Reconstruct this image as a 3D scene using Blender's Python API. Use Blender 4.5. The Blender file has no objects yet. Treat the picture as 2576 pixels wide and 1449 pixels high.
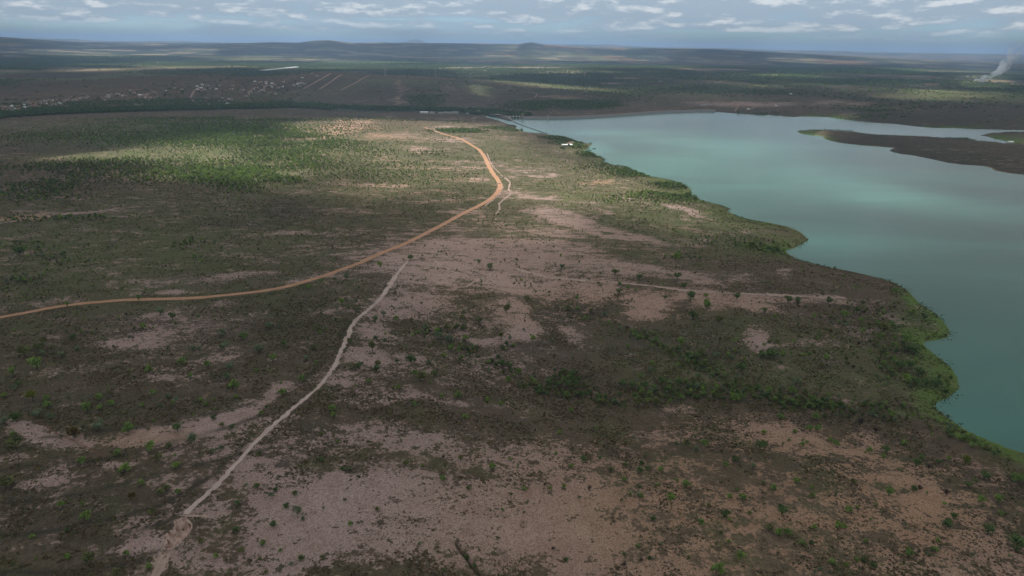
import bpy, bmesh, math, random
import numpy as np
from mathutils import Matrix, Vector
R = math.radians
SC = bpy.context.scene
COL = SC.collection

# ------------------------------------------------------------------ camera
CAM_H, FPX, HOR, ROLL = 200.0, 1717.0, 114.0, R(0.85)      # measured on a 2576x1449 reading of the photograph
PITCH = math.atan((724.5 - HOR) / FPX)
MROT = Matrix.Rotation(math.pi / 2 - PITCH, 3, 'X') @ Matrix.Rotation(ROLL, 3, 'Z')
NROT = np.array(MROT)
cd = bpy.data.cameras.new('camera'); cam = bpy.data.objects.new('camera', cd); COL.objects.link(cam)
cam.location = (0, 0, CAM_H); cam.rotation_euler = MROT.to_euler()
cd.sensor_width = 36; cd.lens = 24.0; cd.clip_start = 1; cd.clip_end = 300000
SC.camera = cam

# ------------------------------------------------------------------ light
SUN_EL, SUN_AZ = R(64), R(-62)        # azimuth measured from +Y towards +X
sundir = Vector((math.sin(SUN_AZ) * math.cos(SUN_EL), math.cos(SUN_AZ) * math.cos(SUN_EL), math.sin(SUN_EL)))
sl = bpy.data.lights.new('sun', 'SUN'); sl.energy = 5.0; sl.angle = R(0.6); sl.color = (1.0, 0.94, 0.86)
so = bpy.data.objects.new('sun', sl); COL.objects.link(so)
so.rotation_euler = (-sundir).to_track_quat('-Z', 'Y').to_euler()
SC.view_settings.view_transform = 'Standard'; SC.view_settings.look = 'None'
SC.view_settings.exposure = 0.28; SC.view_settings.gamma = 1.0
SC.render.engine = 'CYCLES'
SC.cycles.max_bounces = 5; SC.cycles.diffuse_bounces = 3; SC.cycles.volume_bounces = 1
SC.cycles.transparent_max_bounces = 12; SC.cycles.use_denoising = True
SC.cycles.sample_clamp_indirect = 4.0


class NT:                                                    # tiny node-tree writer
    def __init__(s, tree):
        s.t = tree; s.t.nodes.clear()
    def n(s, typ, ins=None, **kw):
        nd = s.t.nodes.new(typ)
        for k, v in kw.items(): setattr(nd, k, v)
        for k, v in (ins or {}).items():
            sk = nd.inputs[k]
            if isinstance(v, bpy.types.NodeSocket): s.t.links.new(v, sk)
            else: sk.default_value = v
        return nd
    def math(s, op, a, b=0.0, c=0.0, clamp=False):
        return s.n('ShaderNodeMath', {0: a, 1: b, 2: c}, operation=op, use_clamp=clamp).outputs[0]
    def ss(s, x, lo, hi):
        return s.n('ShaderNodeMapRange', {'Value': x, 'From Min': lo, 'From Max': hi}, interpolation_type='SMOOTHSTEP').outputs[0]
    def mix(s, f, a, b, blend='MIX'):
        nd = s.n('ShaderNodeMix', data_type='RGBA', blend_type=blend)
        for i, v in ((0, f), (6, a), (7, b)):
            if isinstance(v, bpy.types.NodeSocket): s.t.links.new(v, nd.inputs[i])
            else: nd.inputs[i].default_value = v if i == 0 else (v[0], v[1], v[2], 1)
        return nd.outputs[2]
    def noise(s, vec, scale, detail=4, rough=0.55, dist=0.0):
        return s.n('ShaderNodeTexNoise', {'Vector': vec, 'Scale': scale, 'Detail': detail, 'Roughness': rough, 'Distortion': dist}).outputs[0]


W = bpy.data.worlds.new('World'); SC.world = W; W.use_nodes = True
w = NT(W.node_tree)
sky = w.n('ShaderNodeTexSky', sky_type='NISHITA', sun_disc=False, sun_elevation=SUN_EL, sun_rotation=SUN_AZ,
          altitude=300, air_density=1.0, dust_density=0.6, ozone_density=2.0)
geo = w.n('ShaderNodeNewGeometry')
sep = w.n('ShaderNodeSeparateXYZ', {0: w.n('ShaderNodeVectorMath', {0: geo.outputs['Incoming'], 1: (-1, -1, -1)}, operation='MULTIPLY').outputs[0]})
az = w.math('ARCTAN2', sep.outputs[0], sep.outputs[1])
el = w.math('ARCSINE', sep.outputs[2])
# cumulus banks: noise in azimuth / elevation, flattened towards the horizon as a cloud deck is
elw = w.math('POWER', w.math('MAXIMUM', el, 0.0), 0.7)
def layer(ka, ke, dz, zz, det, ro, di):
    v = w.n('ShaderNodeCombineXYZ', {0: w.math('MULTIPLY', az, ka), 1: w.math('MULTIPLY', w.math('ADD', elw, dz), ke), 2: zz}).outputs[0]
    return w.noise(v, 1.0, det, ro, di)
b0 = layer(6.0, 30.0, 0, 5.0, 6, .6, .4)
up = w.ss(el, .002, .055)
cu0, cu1 = [w.math('ADD', w.math('MULTIPLY', layer(24.0, 50.0, dz, 1.7, 9, .57, .15), .62), w.math('MULTIPLY', b0, .38)) for dz in (0.0, .011)]
den = w.math('MULTIPLY', w.ss(w.math('ADD', cu0, w.math('MULTIPLY_ADD', up, .16, .015)), .45, .64), w.ss(el, .006, .03))
topl = w.math('MULTIPLY', w.ss(w.math('SUBTRACT', cu0, cu1), -.05, .09), w.ss(cu0, .47, .60))        # cloud tops catch the sun, bases stay grey
veil = w.ss(w.math('ADD', b0, w.math('MULTIPLY', up, .30)), .46, .70)
skyc = w.mix(1.0, sky.outputs[0], (0.44, 0.62, 0.86), 'MULTIPLY')
skyc = w.mix(w.math('MULTIPLY', veil, .75), skyc, (2.25, 2.9, 3.6))
ccol = w.mix(topl, (2.45, 3.05, 3.65), (4.8, 5.05, 5.25))
fin = w.mix(w.math('MULTIPLY', den, 0.9), skyc, ccol)
w.n('ShaderNodeOutputWorld', {0: w.n('ShaderNodeBackground', {'Color': fin, 'Strength': 0.14}).outputs[0]})

# ------------------------------------------------------------------ photograph reading -> ground
def ray(px, py):
    px = np.asarray(px, float); py = np.asarray(py, float)
    v = np.stack([(px - 1288) / FPX, -(py - 724.5) / FPX, -np.ones_like(px)], -1)
    d = v @ NROT.T
    return d / np.linalg.norm(d, axis=-1, keepdims=True)
def flat(px, py, z=0.0):
    d = ray(px, py); t = (z - CAM_H) / np.minimum(d[..., 2], -1e-4)
    return d[..., :2] * t[..., None]
# zoomed crops of the photograph: (x0, y0, scale)
CR = dict(a=(0, 0, 2.342), b=(1000, 0, 2.342), c=(2000, 0, 2.342), d=(3000, 0, 2.350), e=(0, 500, 2.342), f=(1000, 400, 2.342),
          g=(2000, 400, 2.342), h=(3000, 400, 2.350), A=(0, 1000, 2.229), B=(1000, 1000, 2.229), C=(2000, 1000, 2.229),
          D=(3000, 1000, 2.229), E=(0, 1650, 2.2155), F=(1000, 1650, 2.2155), G=(2000, 1650, 2.2155), H=(3000, 1650, 2.2153))
K = 2576 / 4096
def P(c, *pts):
    x0, y0, s = CR[c]
    return [((x0 + x / s) * K, (y0 + y / s) * K) for x, y in pts]

# ------------------------------------------------------------------ numpy noise
def _h(ix, iy, s):
    n = (ix * 374761393 + iy * 668265263 + s * 974634777) & 0x7fffffff
    n = ((n ^ (n >> 13)) * 1274126177) & 0x7fffffff
    return ((n ^ (n >> 16)) & 0xffff) / 65535.0
def vnoise(x, y, s=0):
    ix = np.floor(x).astype(np.int64); iy = np.floor(y).astype(np.int64)
    fx = x - ix; fy = y - iy
    fx = fx * fx * fx * (fx * (fx * 6 - 15) + 10); fy = fy * fy * fy * (fy * (fy * 6 - 15) + 10)
    a = _h(ix, iy, s); b = _h(ix + 1, iy, s); c = _h(ix, iy + 1, s); d = _h(ix + 1, iy + 1, s)
    return (a * (1 - fx) + b * fx) * (1 - fy) + (c * (1 - fx) + d * fx) * fy
def fbm(x, y, sc, oct=4, s=0, g=0.5):
    t = 0; a = 1; n = 0
    for o in range(oct):
        t = t + a * vnoise(x / sc * 2 ** o + 17.3 * o, y / sc * 2 ** o - 9.1 * o, s + o); n += a; a *= g
    return t / n
def sst(x, a, b):
    t = np.clip((x - a) / (b - a), 0, 1); return t * t * (3 - 2 * t)

# ------------------------------------------------------------------ plan of the land (world metres)
near_shore = (P('b', (2480, 1180), (2540, 1225)) + P('g', (205, 268), (200, 290), (270, 305), (440, 322), (560, 350), (640, 366), (760, 400), (850, 412), (800, 465), (790, 480),
              (900, 512), (980, 560), (960, 577), (1030, 602), (1200, 630), (1290, 672), (1350, 705), (1480, 728), (1650, 768), (1740, 800), (1805, 850), (1812, 895),
              (1900, 945), (2080, 990), (2150, 1020), (2230, 1090), (2350, 1125)) + P('h', (0, 1128), (170, 1150), (310, 1180), (440, 1220), (510, 1270), (552, 1315), (480, 1360), (400, 1405))
              + P('D', (320, 0), (340, 40), (420, 85), (600, 130), (850, 180), (1040, 220), (1240, 275), (1370, 335), (1430, 380), (1520, 480), (1680, 595), (1755, 670), (1785, 740),
              (1750, 785), (1640, 810), (1530, 828), (1600, 890), (1700, 970), (1800, 1060), (1850, 1140), (1866, 1230), (1820, 1280), (1730, 1340), (1640, 1375), (1660, 1420))
              + P('H', (1690, 0), (1780, 70), (1900, 150), (2050, 220), (2250, 300), (2428, 355)) + [(2800, 1215), (3300, 1330), (4300, 1500)])
far_shore = (P('b', (2350, 1140), (2280, 1112), (2200, 1092), (2260, 1086), (2400, 1122), (2460, 1135), (2470, 1108)) + P('c', (215, 1112), (450, 1115), (700, 1112), (1000, 1095), (1300, 1075), (1600, 1055), (1900, 1045),
             (2030, 1048), (2150, 1060), (2270, 1065)) + P('d', (0, 1073), (250, 1085), (420, 1103), (470, 1095), (740, 1100), (800, 1112), (1000, 1135), (1200, 1155), (1400, 1168),
             (1560, 1190), (1750, 1205), (1950, 1205), (2200, 1215), (2576, 1225)) + [(2800, 332), (3400, 345), (5000, 400)])
isl1 = P('d', (432, 1238), (550, 1220), (800, 1230), (1000, 1240), (1120, 1260), (1300, 1270), (1500, 1275), (1700, 1285), (1850, 1300), (2050, 1308), (2150, 1325), (2300, 1332), (2380, 1346), (2450, 1352), (2480, 1340), (2440, 1333), (2350, 1315), (2250, 1290),
         (2147, 1268), (2250, 1250), (2400, 1240), (2576, 1239)) + [(2900, 341), (3600, 372), (4600, 420), (4600, 620), (3400, 520)] + \
    P('h', (2900, 760), (2576, 702), (2450, 690), (2320, 668), (2270, 640), (2200, 620), (2000, 608), (1850, 590), (1700, 555), (1600, 535), (1400, 505), (1318, 482), (1350, 450), (1240, 440), (1100, 430), (900, 410),
      (760, 385), (715, 370), (710, 345), (620, 335), (510, 320))
def toW(pts, z=0.0):
    a = np.array(pts); return flat(a[:, 0], a[:, 1], z)
def rough(poly, amp, seed, closed=False):                   # add small coves to a traced outline
    out = []; rng = random.Random(seed); n = len(poly)
    for i in range(n if closed else n - 1):
        a, b = poly[i], poly[(i + 1) % n]; L = np.hypot(*(b - a)); k = max(1, min(14, int(L / 14)))
        for j in range(k):
            p = a + (b - a) * j / k
            if j: p = p + np.array([rng.gauss(0, 1), rng.gauss(0, 1)]) * min(amp, L * .06)
            out.append(p)
    if not closed: out.append(poly[-1])
    return np.array(out)
nsW, fsW, isW = toW(near_shore), toW(far_shore), toW(isl1)
LAKE = np.concatenate([rough(nsW, 4.0, 1), rough(fsW, 3.0, 2)[::-1]])
ISL = rough(isW, 3.0, 3, True)

def seg_dist(x, y, poly, closed=False):
    best = np.full(x.shape, 1e12); n = len(poly)
    for i in range(n if closed else n - 1):
        ax, ay = poly[i]; bx, by = poly[(i + 1) % n]; dx, dy = bx - ax, by - ay
        t = np.clip(((x - ax) * dx + (y - ay) * dy) / (dx * dx + dy * dy + 1e-9), 0, 1)
        best = np.minimum(best, (x - ax - t * dx) ** 2 + (y - ay - t * dy) ** 2)
    return np.sqrt(best)
def inside(x, y, poly):
    r = np.zeros(x.shape, bool); n = len(poly); j = n - 1
    for i in range(n):
        xi, yi = poly[i]; xj, yj = poly[j]
        if yi != yj:
            r ^= ((yi > y) != (yj > y)) & (x < (xj - xi) * (y - yi) / (yj - yi) + xi)
        j = i
    return r
# signed distance to the water's edge (positive on land), cached on a grid
GX0, GY0, GS, GNX, GNY = -3400.0, -600.0, 6.0, 1500, 900
_gx, _gy = np.meshgrid(GX0 + GS * np.arange(GNX), GY0 + GS * np.arange(GNY))
def _coarse(fn, k=1):
    return fn(_gx.ravel(), _gy.ravel()).reshape(_gx.shape)
def _sd(x, y):
    d = np.minimum(seg_dist(x, y, LAKE, True), seg_dist(x, y, ISL, True))
    wet = inside(x, y, LAKE) & ~inside(x, y, ISL)
    return np.where(wet, -d, d)
SDF = _coarse(_sd)
def grid(G, x, y):
    u = np.clip((x - GX0) / GS, 0, GNX - 1.001); v = np.clip((y - GY0) / GS, 0, GNY - 1.001)
    i = u.astype(int); j = v.astype(int); fu = u - i; fv = v - j
    return (G[j, i] * (1 - fu) + G[j, i + 1] * fu) * (1 - fv) + (G[j + 1, i] * (1 - fu) + G[j + 1, i + 1] * fu) * fv
def sdf(x, y):
    off = np.hypot(np.maximum(np.maximum(GX0 - x, x - GX0 - GS * (GNX - 1)), 0), np.maximum(np.maximum(GY0 - y, y - GY0 - GS * (GNY - 1)), 0))
    s = grid(SDF, x, y)
    return s + np.where(s > 0, off, np.where(off > 0, np.minimum(-s, 0) + off, 0))

# ridges seen against what lies behind: (photo outline, distance, depth)
def ridge(pts, D, sg):
    a = np.array(pts, float); d = ray(a[:, 0], a[:, 1]); hz = np.hypot(d[:, 0], d[:, 1])
    return np.arctan2(d[:, 0], d[:, 1]), CAM_H + d[:, 2] / hz * D, D, sg
RIDGES = [
    ridge([(-900, 150), (-300, 120), (-60, 93)] + P('a', (0, 345), (200, 360), (480, 380), (750, 397), (1500, 405), (2100, 408)) + P('b', (0, 402), (200, 395), (450, 400), (620, 379), (740, 375), (830, 386), (950, 402), (1400, 401), (1900, 405))
          + P('c', (0, 410), (170, 412), (290, 395), (400, 413), (600, 430), (900, 445), (1450, 452), (2050, 462)) + [(2300, 150), (3200, 190)], 14000, 2600),
    ridge([(-400, 100), (-60, 98)] + P('a', (0, 372), (300, 360), (700, 367), (850, 380), (1250, 388), (1700, 382), (1950, 395), (2300, 402)) + P('b', (900, 402), (1200, 396), (1260, 393), (1350, 402)) + P('c', (480, 416), (600, 415), (1050, 417), (1200, 430), (1450, 443), (2050, 450), (2576, 468)) +
          P('d', (850, 478), (1100, 490), (2576, 512)) + [(3000, 146), (4000, 165)], 27000, 4000),
    ridge([(900, 120), (1000, 112)] + P('b', (1400, 400), (1480, 383), (1540, 367), (1570, 368), (1600, 378), (1655, 402)) + [(1090, 113), (1200, 122)], 33000, 2200),
    ridge([(-400, 262), (0, 234), (160, 216), (322, 201), (520, 190)] + P('b', (0, 730), (400, 700), (780, 681), (1120, 712), (1600, 730), (2000, 760), (2450, 830)) + [(1489, 243), (1620, 262), (1800, 280)], 3300, 520),
]
GUL1 = toW(P('C', (60, 190), (300, 290), (480, 370), (560, 430), (600, 540), (850, 580), (1100, 650), (1300, 705), (1450, 800), (1600, 850), (1760, 930), (1950, 1050), (2200, 1180)) + P('D', (300, 1290), (1150, 1360), (1640, 1390)), 8)
GUL2 = toW(P('B', (1500, 690), (1700, 760), (1900, 800), (2050, 880), (2200, 1000), (2330, 1080), (2450, 1150)) + P('C', (200, 1130), (380, 1190), (700, 1240), (850, 1280), (1050, 1290), (1400, 1240), (2000, 1220), (2450, 1290)) + P('D', (1150, 1365)), 8)
CRACK = toW(P('F', (1825, 1065), (1860, 1130), (1910, 1180), (1960, 1265), (2030, 1340), (2085, 1449)) + [(1230, 1500)], 14)
PIT = toW(P('E', (1640, 915), (1690, 970), (1690, 1010), (1640, 1080), (1560, 1150), (1520, 1182), (1450, 1190), (1480, 1120), (1480, 1060), (1555, 1000), (1550, 945)), 15)
RIVER = toW(P('a', (-300, 1130), (0, 1095), (500, 1075), (1000, 1058), (1500, 1046), (2200, 1020), (2576, 1000)) + P('b', (300, 992), (700, 1005), (850, 1017), (1100, 1027), (1400, 1033), (1800, 1040), (2200, 1062), (2450, 1085)), -8)
_gd1, _gd2 = _coarse(lambda x, y: seg_dist(x, y, GUL1)), _coarse(lambda x, y: seg_dist(x, y, GUL2))
RIV = _coarse(lambda x, y: seg_dist(x, y, RIVER))
def river_d(x, y):
    off = np.hypot(np.maximum(GX0 - x, 0), np.maximum(np.maximum(x - GX0 - GS * (GNX - 1), 0), np.maximum(y - GY0 - GS * (GNY - 1), 0)))
    return grid(RIV, x, y) + off
DAM = toW(P('c', (190, 1110), (215, 1112), (450, 1115), (700, 1112), (1000, 1095), (1300, 1075), (1600, 1055), (1900, 1045), (2020, 1047)), 0)

def height(x, y, detail=True):
    s = sdf(x, y); r = np.hypot(x, y); th = np.arctan2(x, y)
    land = 15 * (1 - np.exp(-np.maximum(s, 0) / 190))
    isle = inside(x, y, ISL) if x.size < 4e6 else np.zeros(x.shape, bool)
    land = np.where(isle, 9 * (1 - np.exp(-np.maximum(s, 0) / 70)), land)
    ramp = 1 - np.exp(-np.maximum(s, 0) / 120)
    z = land + ramp * (fbm(x, y, 520, 3, 3) - 0.5) * 13
    if detail:
        z = z + ramp * (fbm(x, y, 60, 3, 9) - 0.5) * 2.2
    dr = river_d(x, y)
    z = z - ramp * 21 * np.exp(-(dr / 330) ** 2) * sst(r, 1300, 1700)
    z = np.where(dr < 30, np.minimum(z, -9 - 2 * (1 - (dr / 30) ** 2)), z) if True else z
    for g, dep, wd in ((_gd1, 8, 42), (_gd2, 9, 48)):
        dg = grid(g, x, y); z = z - dep * np.exp(-(dg / wd) ** 2) * ramp
    far = sst(r, 2600, 9000)
    z = z * (1 - .4 * far) + far * (fbm(x, y, 3200, 4, 21) - .5) * 55
    for ta, hh, D, sg in RIDGES:
        hz = np.interp(th, ta, hh, left=0, right=0)
        e = np.exp(-((r - D) / sg) ** 2)
        z = z * (1 - e) + np.maximum(hz, -10) * e if D > 5000 else np.where(dr < 60, z, z + e * np.maximum(hz - 8, 0) * sst(dr, 60, 500))
    z = np.where(s < 0, -0.2 - 6 * (1 - np.exp(s / 60)), z)
    z = np.where(s > 0, np.maximum(z, np.where((dr < 500) & (s > 40), z, 0.15 + np.minimum(s * .03, 3))), z)
    if detail:
        m = r < 700
        if m.any():
            dc = seg_dist(x[m], y[m], CRACK); z[m] -= 2.0 * np.exp(-(dc / 1.0) ** 2) + 2.6 * np.exp(-(dc / 14) ** 2)
            dp = seg_dist(x[m], y[m], PIT, True); ins = inside(x[m], y[m], PIT)
            z[m] -= np.where(ins, np.minimum(dp * 3.0, 3.6), 0)
    return z

def W3(px, py):                                             # where the view through a photo point meets the land
    px = np.atleast_1d(np.asarray(px, float)); py = np.atleast_1d(np.asarray(py, float))
    d = ray(px, py); ts = np.geomspace(180, 60000, 900)
    res = np.zeros((len(px), 3))
    for c in range(0, len(px), 400):
        dd = d[c:c + 400]; X = dd[:, None, 0] * ts; Y = dd[:, None, 1] * ts; Z = CAM_H + dd[:, None, 2] * ts
        hz = np.maximum(height(X.ravel(), Y.ravel(), False).reshape(X.shape), 0 if False else -30)
        below = Z < hz; k = np.where(below.any(1), below.argmax(1), len(ts) - 1); k = np.maximum(k, 1)
        i = np.arange(len(dd)); f0 = (Z - hz)[i, k - 1]; f1 = (Z - hz)[i, k]
        t = ts[k - 1] + (ts[k] - ts[k - 1]) * np.clip(f0 / (f0 - f1 + 1e-9), 0, 1)
        res[c:c + 400, 0] = dd[:, 0] * t; res[c:c + 400, 1] = dd[:, 1] * t
    res[:, 2] = height(res[:, 0].copy(), res[:, 1].copy(), True)
    return res
def WP(pts):
    a = np.array(pts, float); return W3(a[:, 0], a[:, 1])

# ------------------------------------------------------------------ land cover: soft ellipses read off the photograph, laid out on the ground
def cover(spl, x, y, add=False, soft=(.3, 1.5)):
    f = np.zeros(x.shape)
    a = np.array([(s + (0,))[:6] if len(s) < 6 else s for s in spl], float)
    cw = W3(a[:, 0], a[:, 1])[:, :2]; ca, sa = np.cos(np.radians(a[:, 5])), np.sin(np.radians(a[:, 5]))
    zc = height(cw[:, 0].copy(), cw[:, 1].copy(), False)
    def off(ux, uy):
        d = ray(a[:, 0] + ux, a[:, 1] + uy); t = (zc - CAM_H) / np.minimum(d[:, 2], -.004); return d[:, :2] * t[:, None]
    U = (off(a[:, 2] * ca, a[:, 2] * sa) - off(-a[:, 2] * ca, -a[:, 2] * sa)) / 2
    V = (off(-a[:, 3] * sa, a[:, 3] * ca) - off(a[:, 3] * sa, -a[:, 3] * ca)) / 2
    for i in range(len(a)):
        det = U[i, 0] * V[i, 1] - U[i, 1] * V[i, 0]
        ex = 2 * np.hypot(U[i, 0], V[i, 0]); ey = 2 * np.hypot(U[i, 1], V[i, 1])
        m = (np.abs(x - cw[i, 0]) < ex) & (np.abs(y - cw[i, 1]) < ey)
        if not m.any(): continue
        dx, dy = x[m] - cw[i, 0], y[m] - cw[i, 1]
        p = (dx * V[i, 1] - dy * V[i, 0]) / det; q = (dy * U[i, 0] - dx * U[i, 1]) / det
        v = a[i, 4] * (1 - sst(np.sqrt(p * p + q * q), soft[0], soft[1]))
        f[m] = np.maximum(f[m], v) + (0.35 * np.minimum(f[m], v) if not add else 0)
    return f

SAND = [(1500, 1290, 800, 190, .50), (2200, 1270, 380, 200, .56), (1250, 1180, 420, 110, .5), (1100, 900, 260, 130, .36), (1300, 650, 420, 110, .5), (560, 1250, 200, 200, .3), (1850, 1100, 330, 60, .45), (650, 1130, 160, 90, .4), (1100, 1290, 420, 130, .95), (860, 1270, 240, 110, .85), (980, 1110, 240, 50, .75), (1230, 1120, 200, 55, .70), (1380, 1330, 260, 130, .78), (1650, 1100, 130, 30, .62), (1480, 1230, 200, 90, .60),
        (2000, 1115, 170, 50, .88, 12), (2230, 1180, 170, 80, .62, 25), (2400, 1330, 200, 110, .62, 30), (1900, 1330, 260, 120, .46), (1650, 1390, 300, 80, .6), (720, 1340, 130, 110, .7), (560, 1400, 150, 50, .5), (1950, 1200, 110, 30, .7, 20),
        (2200, 1110, 60, 30, .6, 20), (2330, 1260, 60, 60, .65, 40), (1780, 1180, 90, 35, .5),
        (330, 1098, 130, 22, 1.0, -6), (130, 1112, 130, 24, .85, 3), (60, 1085, 70, 28, .75, 14), (110, 1205, 90, 26, .72, -8), (480, 1085, 120, 34, .85, -12), (600, 1040, 90, 28, .92, -22), (690, 985, 50, 18, .8, -25), (390, 1365, 90, 24, .95, -14), (560, 1080, 90, 30, .7, -25), (500, 1160, 70, 18, .55, -15), (620, 1180, 30, 60, .5, 30),
        (430, 1150, 60, 14, .45), (290, 1165, 50, 12, .7), (540, 1270, 60, 25, .55), (70, 1150, 60, 12, .5), (80, 1260, 60, 20, .4), (260, 1210, 120, 14, .35), (560, 1300, 40, 40, .55),
        (950, 835, 70, 38, .78), (930, 895, 95, 34, .9), (1000, 905, 90, 30, .85), (1050, 665, 100, 44, .82), (1150, 625, 110, 32, .88), (1080, 730, 85, 40, .85), (1250, 645, 130, 38, .8), (1400, 640, 110, 36, .78), (1200, 700, 100, 40, .78),
        (1330, 725, 100, 26, .72), (1490, 735, 70, 24, .78), (1570, 675, 120, 24, .82, 5), (1700, 690, 120, 22, .62, 5), (1640, 765, 70, 42, .9), (1790, 748, 110, 26, .95, 4), (1905, 768, 60, 24, .92, 12), (1970, 752, 100, 12, .85, 3), (2090, 756, 70, 10, .7, 6),
        (1920, 850, 34, 36, .9), (1880, 700, 50, 20, .5), (2000, 690, 30, 20, .6), (1285, 785, 60, 50, .78), (1310, 835, 50, 30, .85), (1430, 845, 45, 26, .7, 20), (1000, 760, 80, 46, .62), (1110, 790, 60, 20, .5), (1360, 890, 40, 20, .4),
        (1000, 985, 120, 22, .66), (1150, 1015, 80, 18, .58), (1700, 1035, 60, 16, .55), (1540, 1000, 70, 10, .6, 4), (860, 960, 60, 20, .6), (1350, 940, 30, 10, .4), (900, 1020, 70, 18, .6), (1560, 880, 40, 8, .5), (1190, 940, 20, 12, .4), (1980, 925, 25, 8, .4), (2090, 900, 16, 10, .4),
        (1480, 570, 160, 16, .88, 14), (1390, 538, 70, 14, .72, 10), (1600, 602, 80, 14, .82, 10), (1330, 495, 90, 9, .72, 4), (1270, 490, 25, 14, .6), (1440, 506, 60, 6, .5, 6), (1715, 527, 50, 11, .85, 14), (1722, 546, 26, 6, .7, 14), (1310, 402, 20, 5, .5), (1500, 456, 40, 6, .6), (1590, 505, 60, 6, .45, 8), (1530, 535, 70, 6, .45, 8), (1640, 485, 20, 5, .5), (1330, 430, 30, 6, .45), (1380, 445, 50, 5, .45),
        (1400, 590, 90, 18, .5), (1300, 610, 80, 12, .6), (1660, 640, 70, 10, .5, 6),
        (430, 835, 190, 46, .44, -4), (330, 870, 120, 20, .62, -4), (180, 930, 90, 14, .68, -4), (560, 905, 60, 10, .68, -6), (420, 945, 80, 8, .5), (700, 900, 60, 16, .5, -20), (590, 885, 20, 12, .6), (480, 705, 150, 14, .52, -3), (330, 718, 120, 14, .52, -3), (130, 762, 120, 12, .62, -6), (640, 690, 90, 8, .5), (430, 735, 120, 7, .62, -3), (780, 705, 80, 7, .5, -12), (560, 760, 60, 10, .4), (250, 800, 60, 8, .4),
        (620, 790, 60, 10, .45), (850, 780, 60, 18, .4), (50, 548, 100, 7, .85, -4), (200, 533, 90, 4.5, .72, -4), (60, 660, 80, 6, .4), (250, 690, 70, 8, .4), (560, 610, 100, 5, .4), (600, 640, 60, 5, .4), (690, 590, 60, 5, .45),
        (870, 322, 90, 15, .85, -4), (790, 346, 90, 7, .7, -4), (900, 304, 60, 8, .75), (700, 325, 60, 5, .55, -8), (1000, 342, 95, 11, .58, -3), (1120, 350, 80, 6, .55), (1060, 375, 90, 8, .5), (980, 400, 90, 7, .42), (1100, 420, 120, 7, .45), (960, 466, 120, 7, .55), (1080, 505, 120, 6, .6, -3), (1090, 480, 90, 6, .5), (860, 460, 60, 4, .5), (1190, 405, 60, 5, .45), (1180, 450, 50, 8, .5), (850, 530, 90, 6, .5), (1170, 535, 60, 8, .5), (1240, 316, 70, 10, .5), (1150, 300, 80, 6, .45), (1120, 320, 40, 6, .5),
        (1900, 262, 130, 6, .8), (2080, 258, 50, 6, .6), (2170, 262, 40, 5, .6), (1790, 258, 60, 5, .5), (2340, 211, 24, 3.2, 1.1), (2240, 189, 40, 1.6, .7), (2400, 181, 60, 2, .65), (2450, 243, 50, 2, .6), (1540, 210, 40, 3, .9), (1440, 192, 40, 1.5, .6), (1760, 192, 40, 1.6, .8), (1830, 192, 40, 1.6, .7), (1780, 197, 30, 2, .7), (2170, 155, 60, 1.5, .5),
        (1000, 250, 40, 12, .5, -60), (1130, 215, 20, 8, .35), (1440, 250, 40, 6, .5), (1400, 243, 40, 4, .4), (2450, 190, 60, 2.4, .5), (2080, 175, 40, 2, .5), (1650, 157, 50, 2, .45), (300, 122, 40, 1.5, .5), (480, 121, 30, 1.5, .4)]
WARM = [(2000, 1250, 750, 300, .95), (1500, 600, 400, 90, .25), (330, 1100, 150, 30, .5), (870, 330, 200, 60, .7), (1650, 760, 500, 70, .5), (60, 548, 120, 10, .9), (2400, 1300, 200, 100, .3), (1050, 470, 260, 90, .5), (2340, 211, 40, 8, .9), (1800, 194, 80, 4, 1.), (950, 320, 10, 4, 1.), (2000, 160, 600, 18, .7), (1500, 456, 60, 10, .9), (1600, 480, 80, 10, .5)]
GREEN = [(350, 600, 520, 130, .55), (1850, 880, 320, 90, .45), (500, 330, 500, 40, .7), (1150, 400, 450, 110, .35), (1600, 560, 300, 90, .4), (650, 345, 200, 45, .9), (350, 360, 300, 18, .8), (400, 395, 350, 16, .8), (600, 430, 200, 30, .7), (900, 400, 250, 70, .45), (700, 480, 200, 40, .4), (1250, 430, 150, 120, .25), (1550, 480, 260, 70, .45), (1800, 560, 220, 50, .6), (1900, 620, 150, 30, .5),
         (2200, 900, 200, 100, .4), (2450, 1095, 140, 20, 1.0, 24), (2330, 800, 90, 90, .95, 40), (2380, 940, 70, 90, .95, 40), (2300, 1040, 60, 14, 1.), (1900, 960, 300, 40, .5), (200, 640, 300, 90, .3), (200, 310, 400, 16, .4), (2450, 240, 200, 14, .7), (2300, 215, 200, 18, .5), (2080, 300, 70, 10, .7), (2030, 333, 40, 8, .9), (2060, 352, 40, 8, .7), (2200, 335, 120, 5, .6), (2520, 350, 80, 8, .9), (2350, 320, 220, 4, .7),
         (1450, 222, 140, 5, .7, 5), (1210, 228, 30, 8, .9), (1640, 220, 120, 6, .8, -4), (960, 158, 160, 3, .8), (820, 172, 90, 3, .8), (1250, 142, 200, 3, .7), (1390, 134, 80, 2, .7), (2400, 175, 200, 6, .5), (2000, 190, 200, 8, .5), (2150, 184, 150, 6, .5), (500, 140, 200, 3, .5), (830, 150, 150, 3, .5)]
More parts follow.
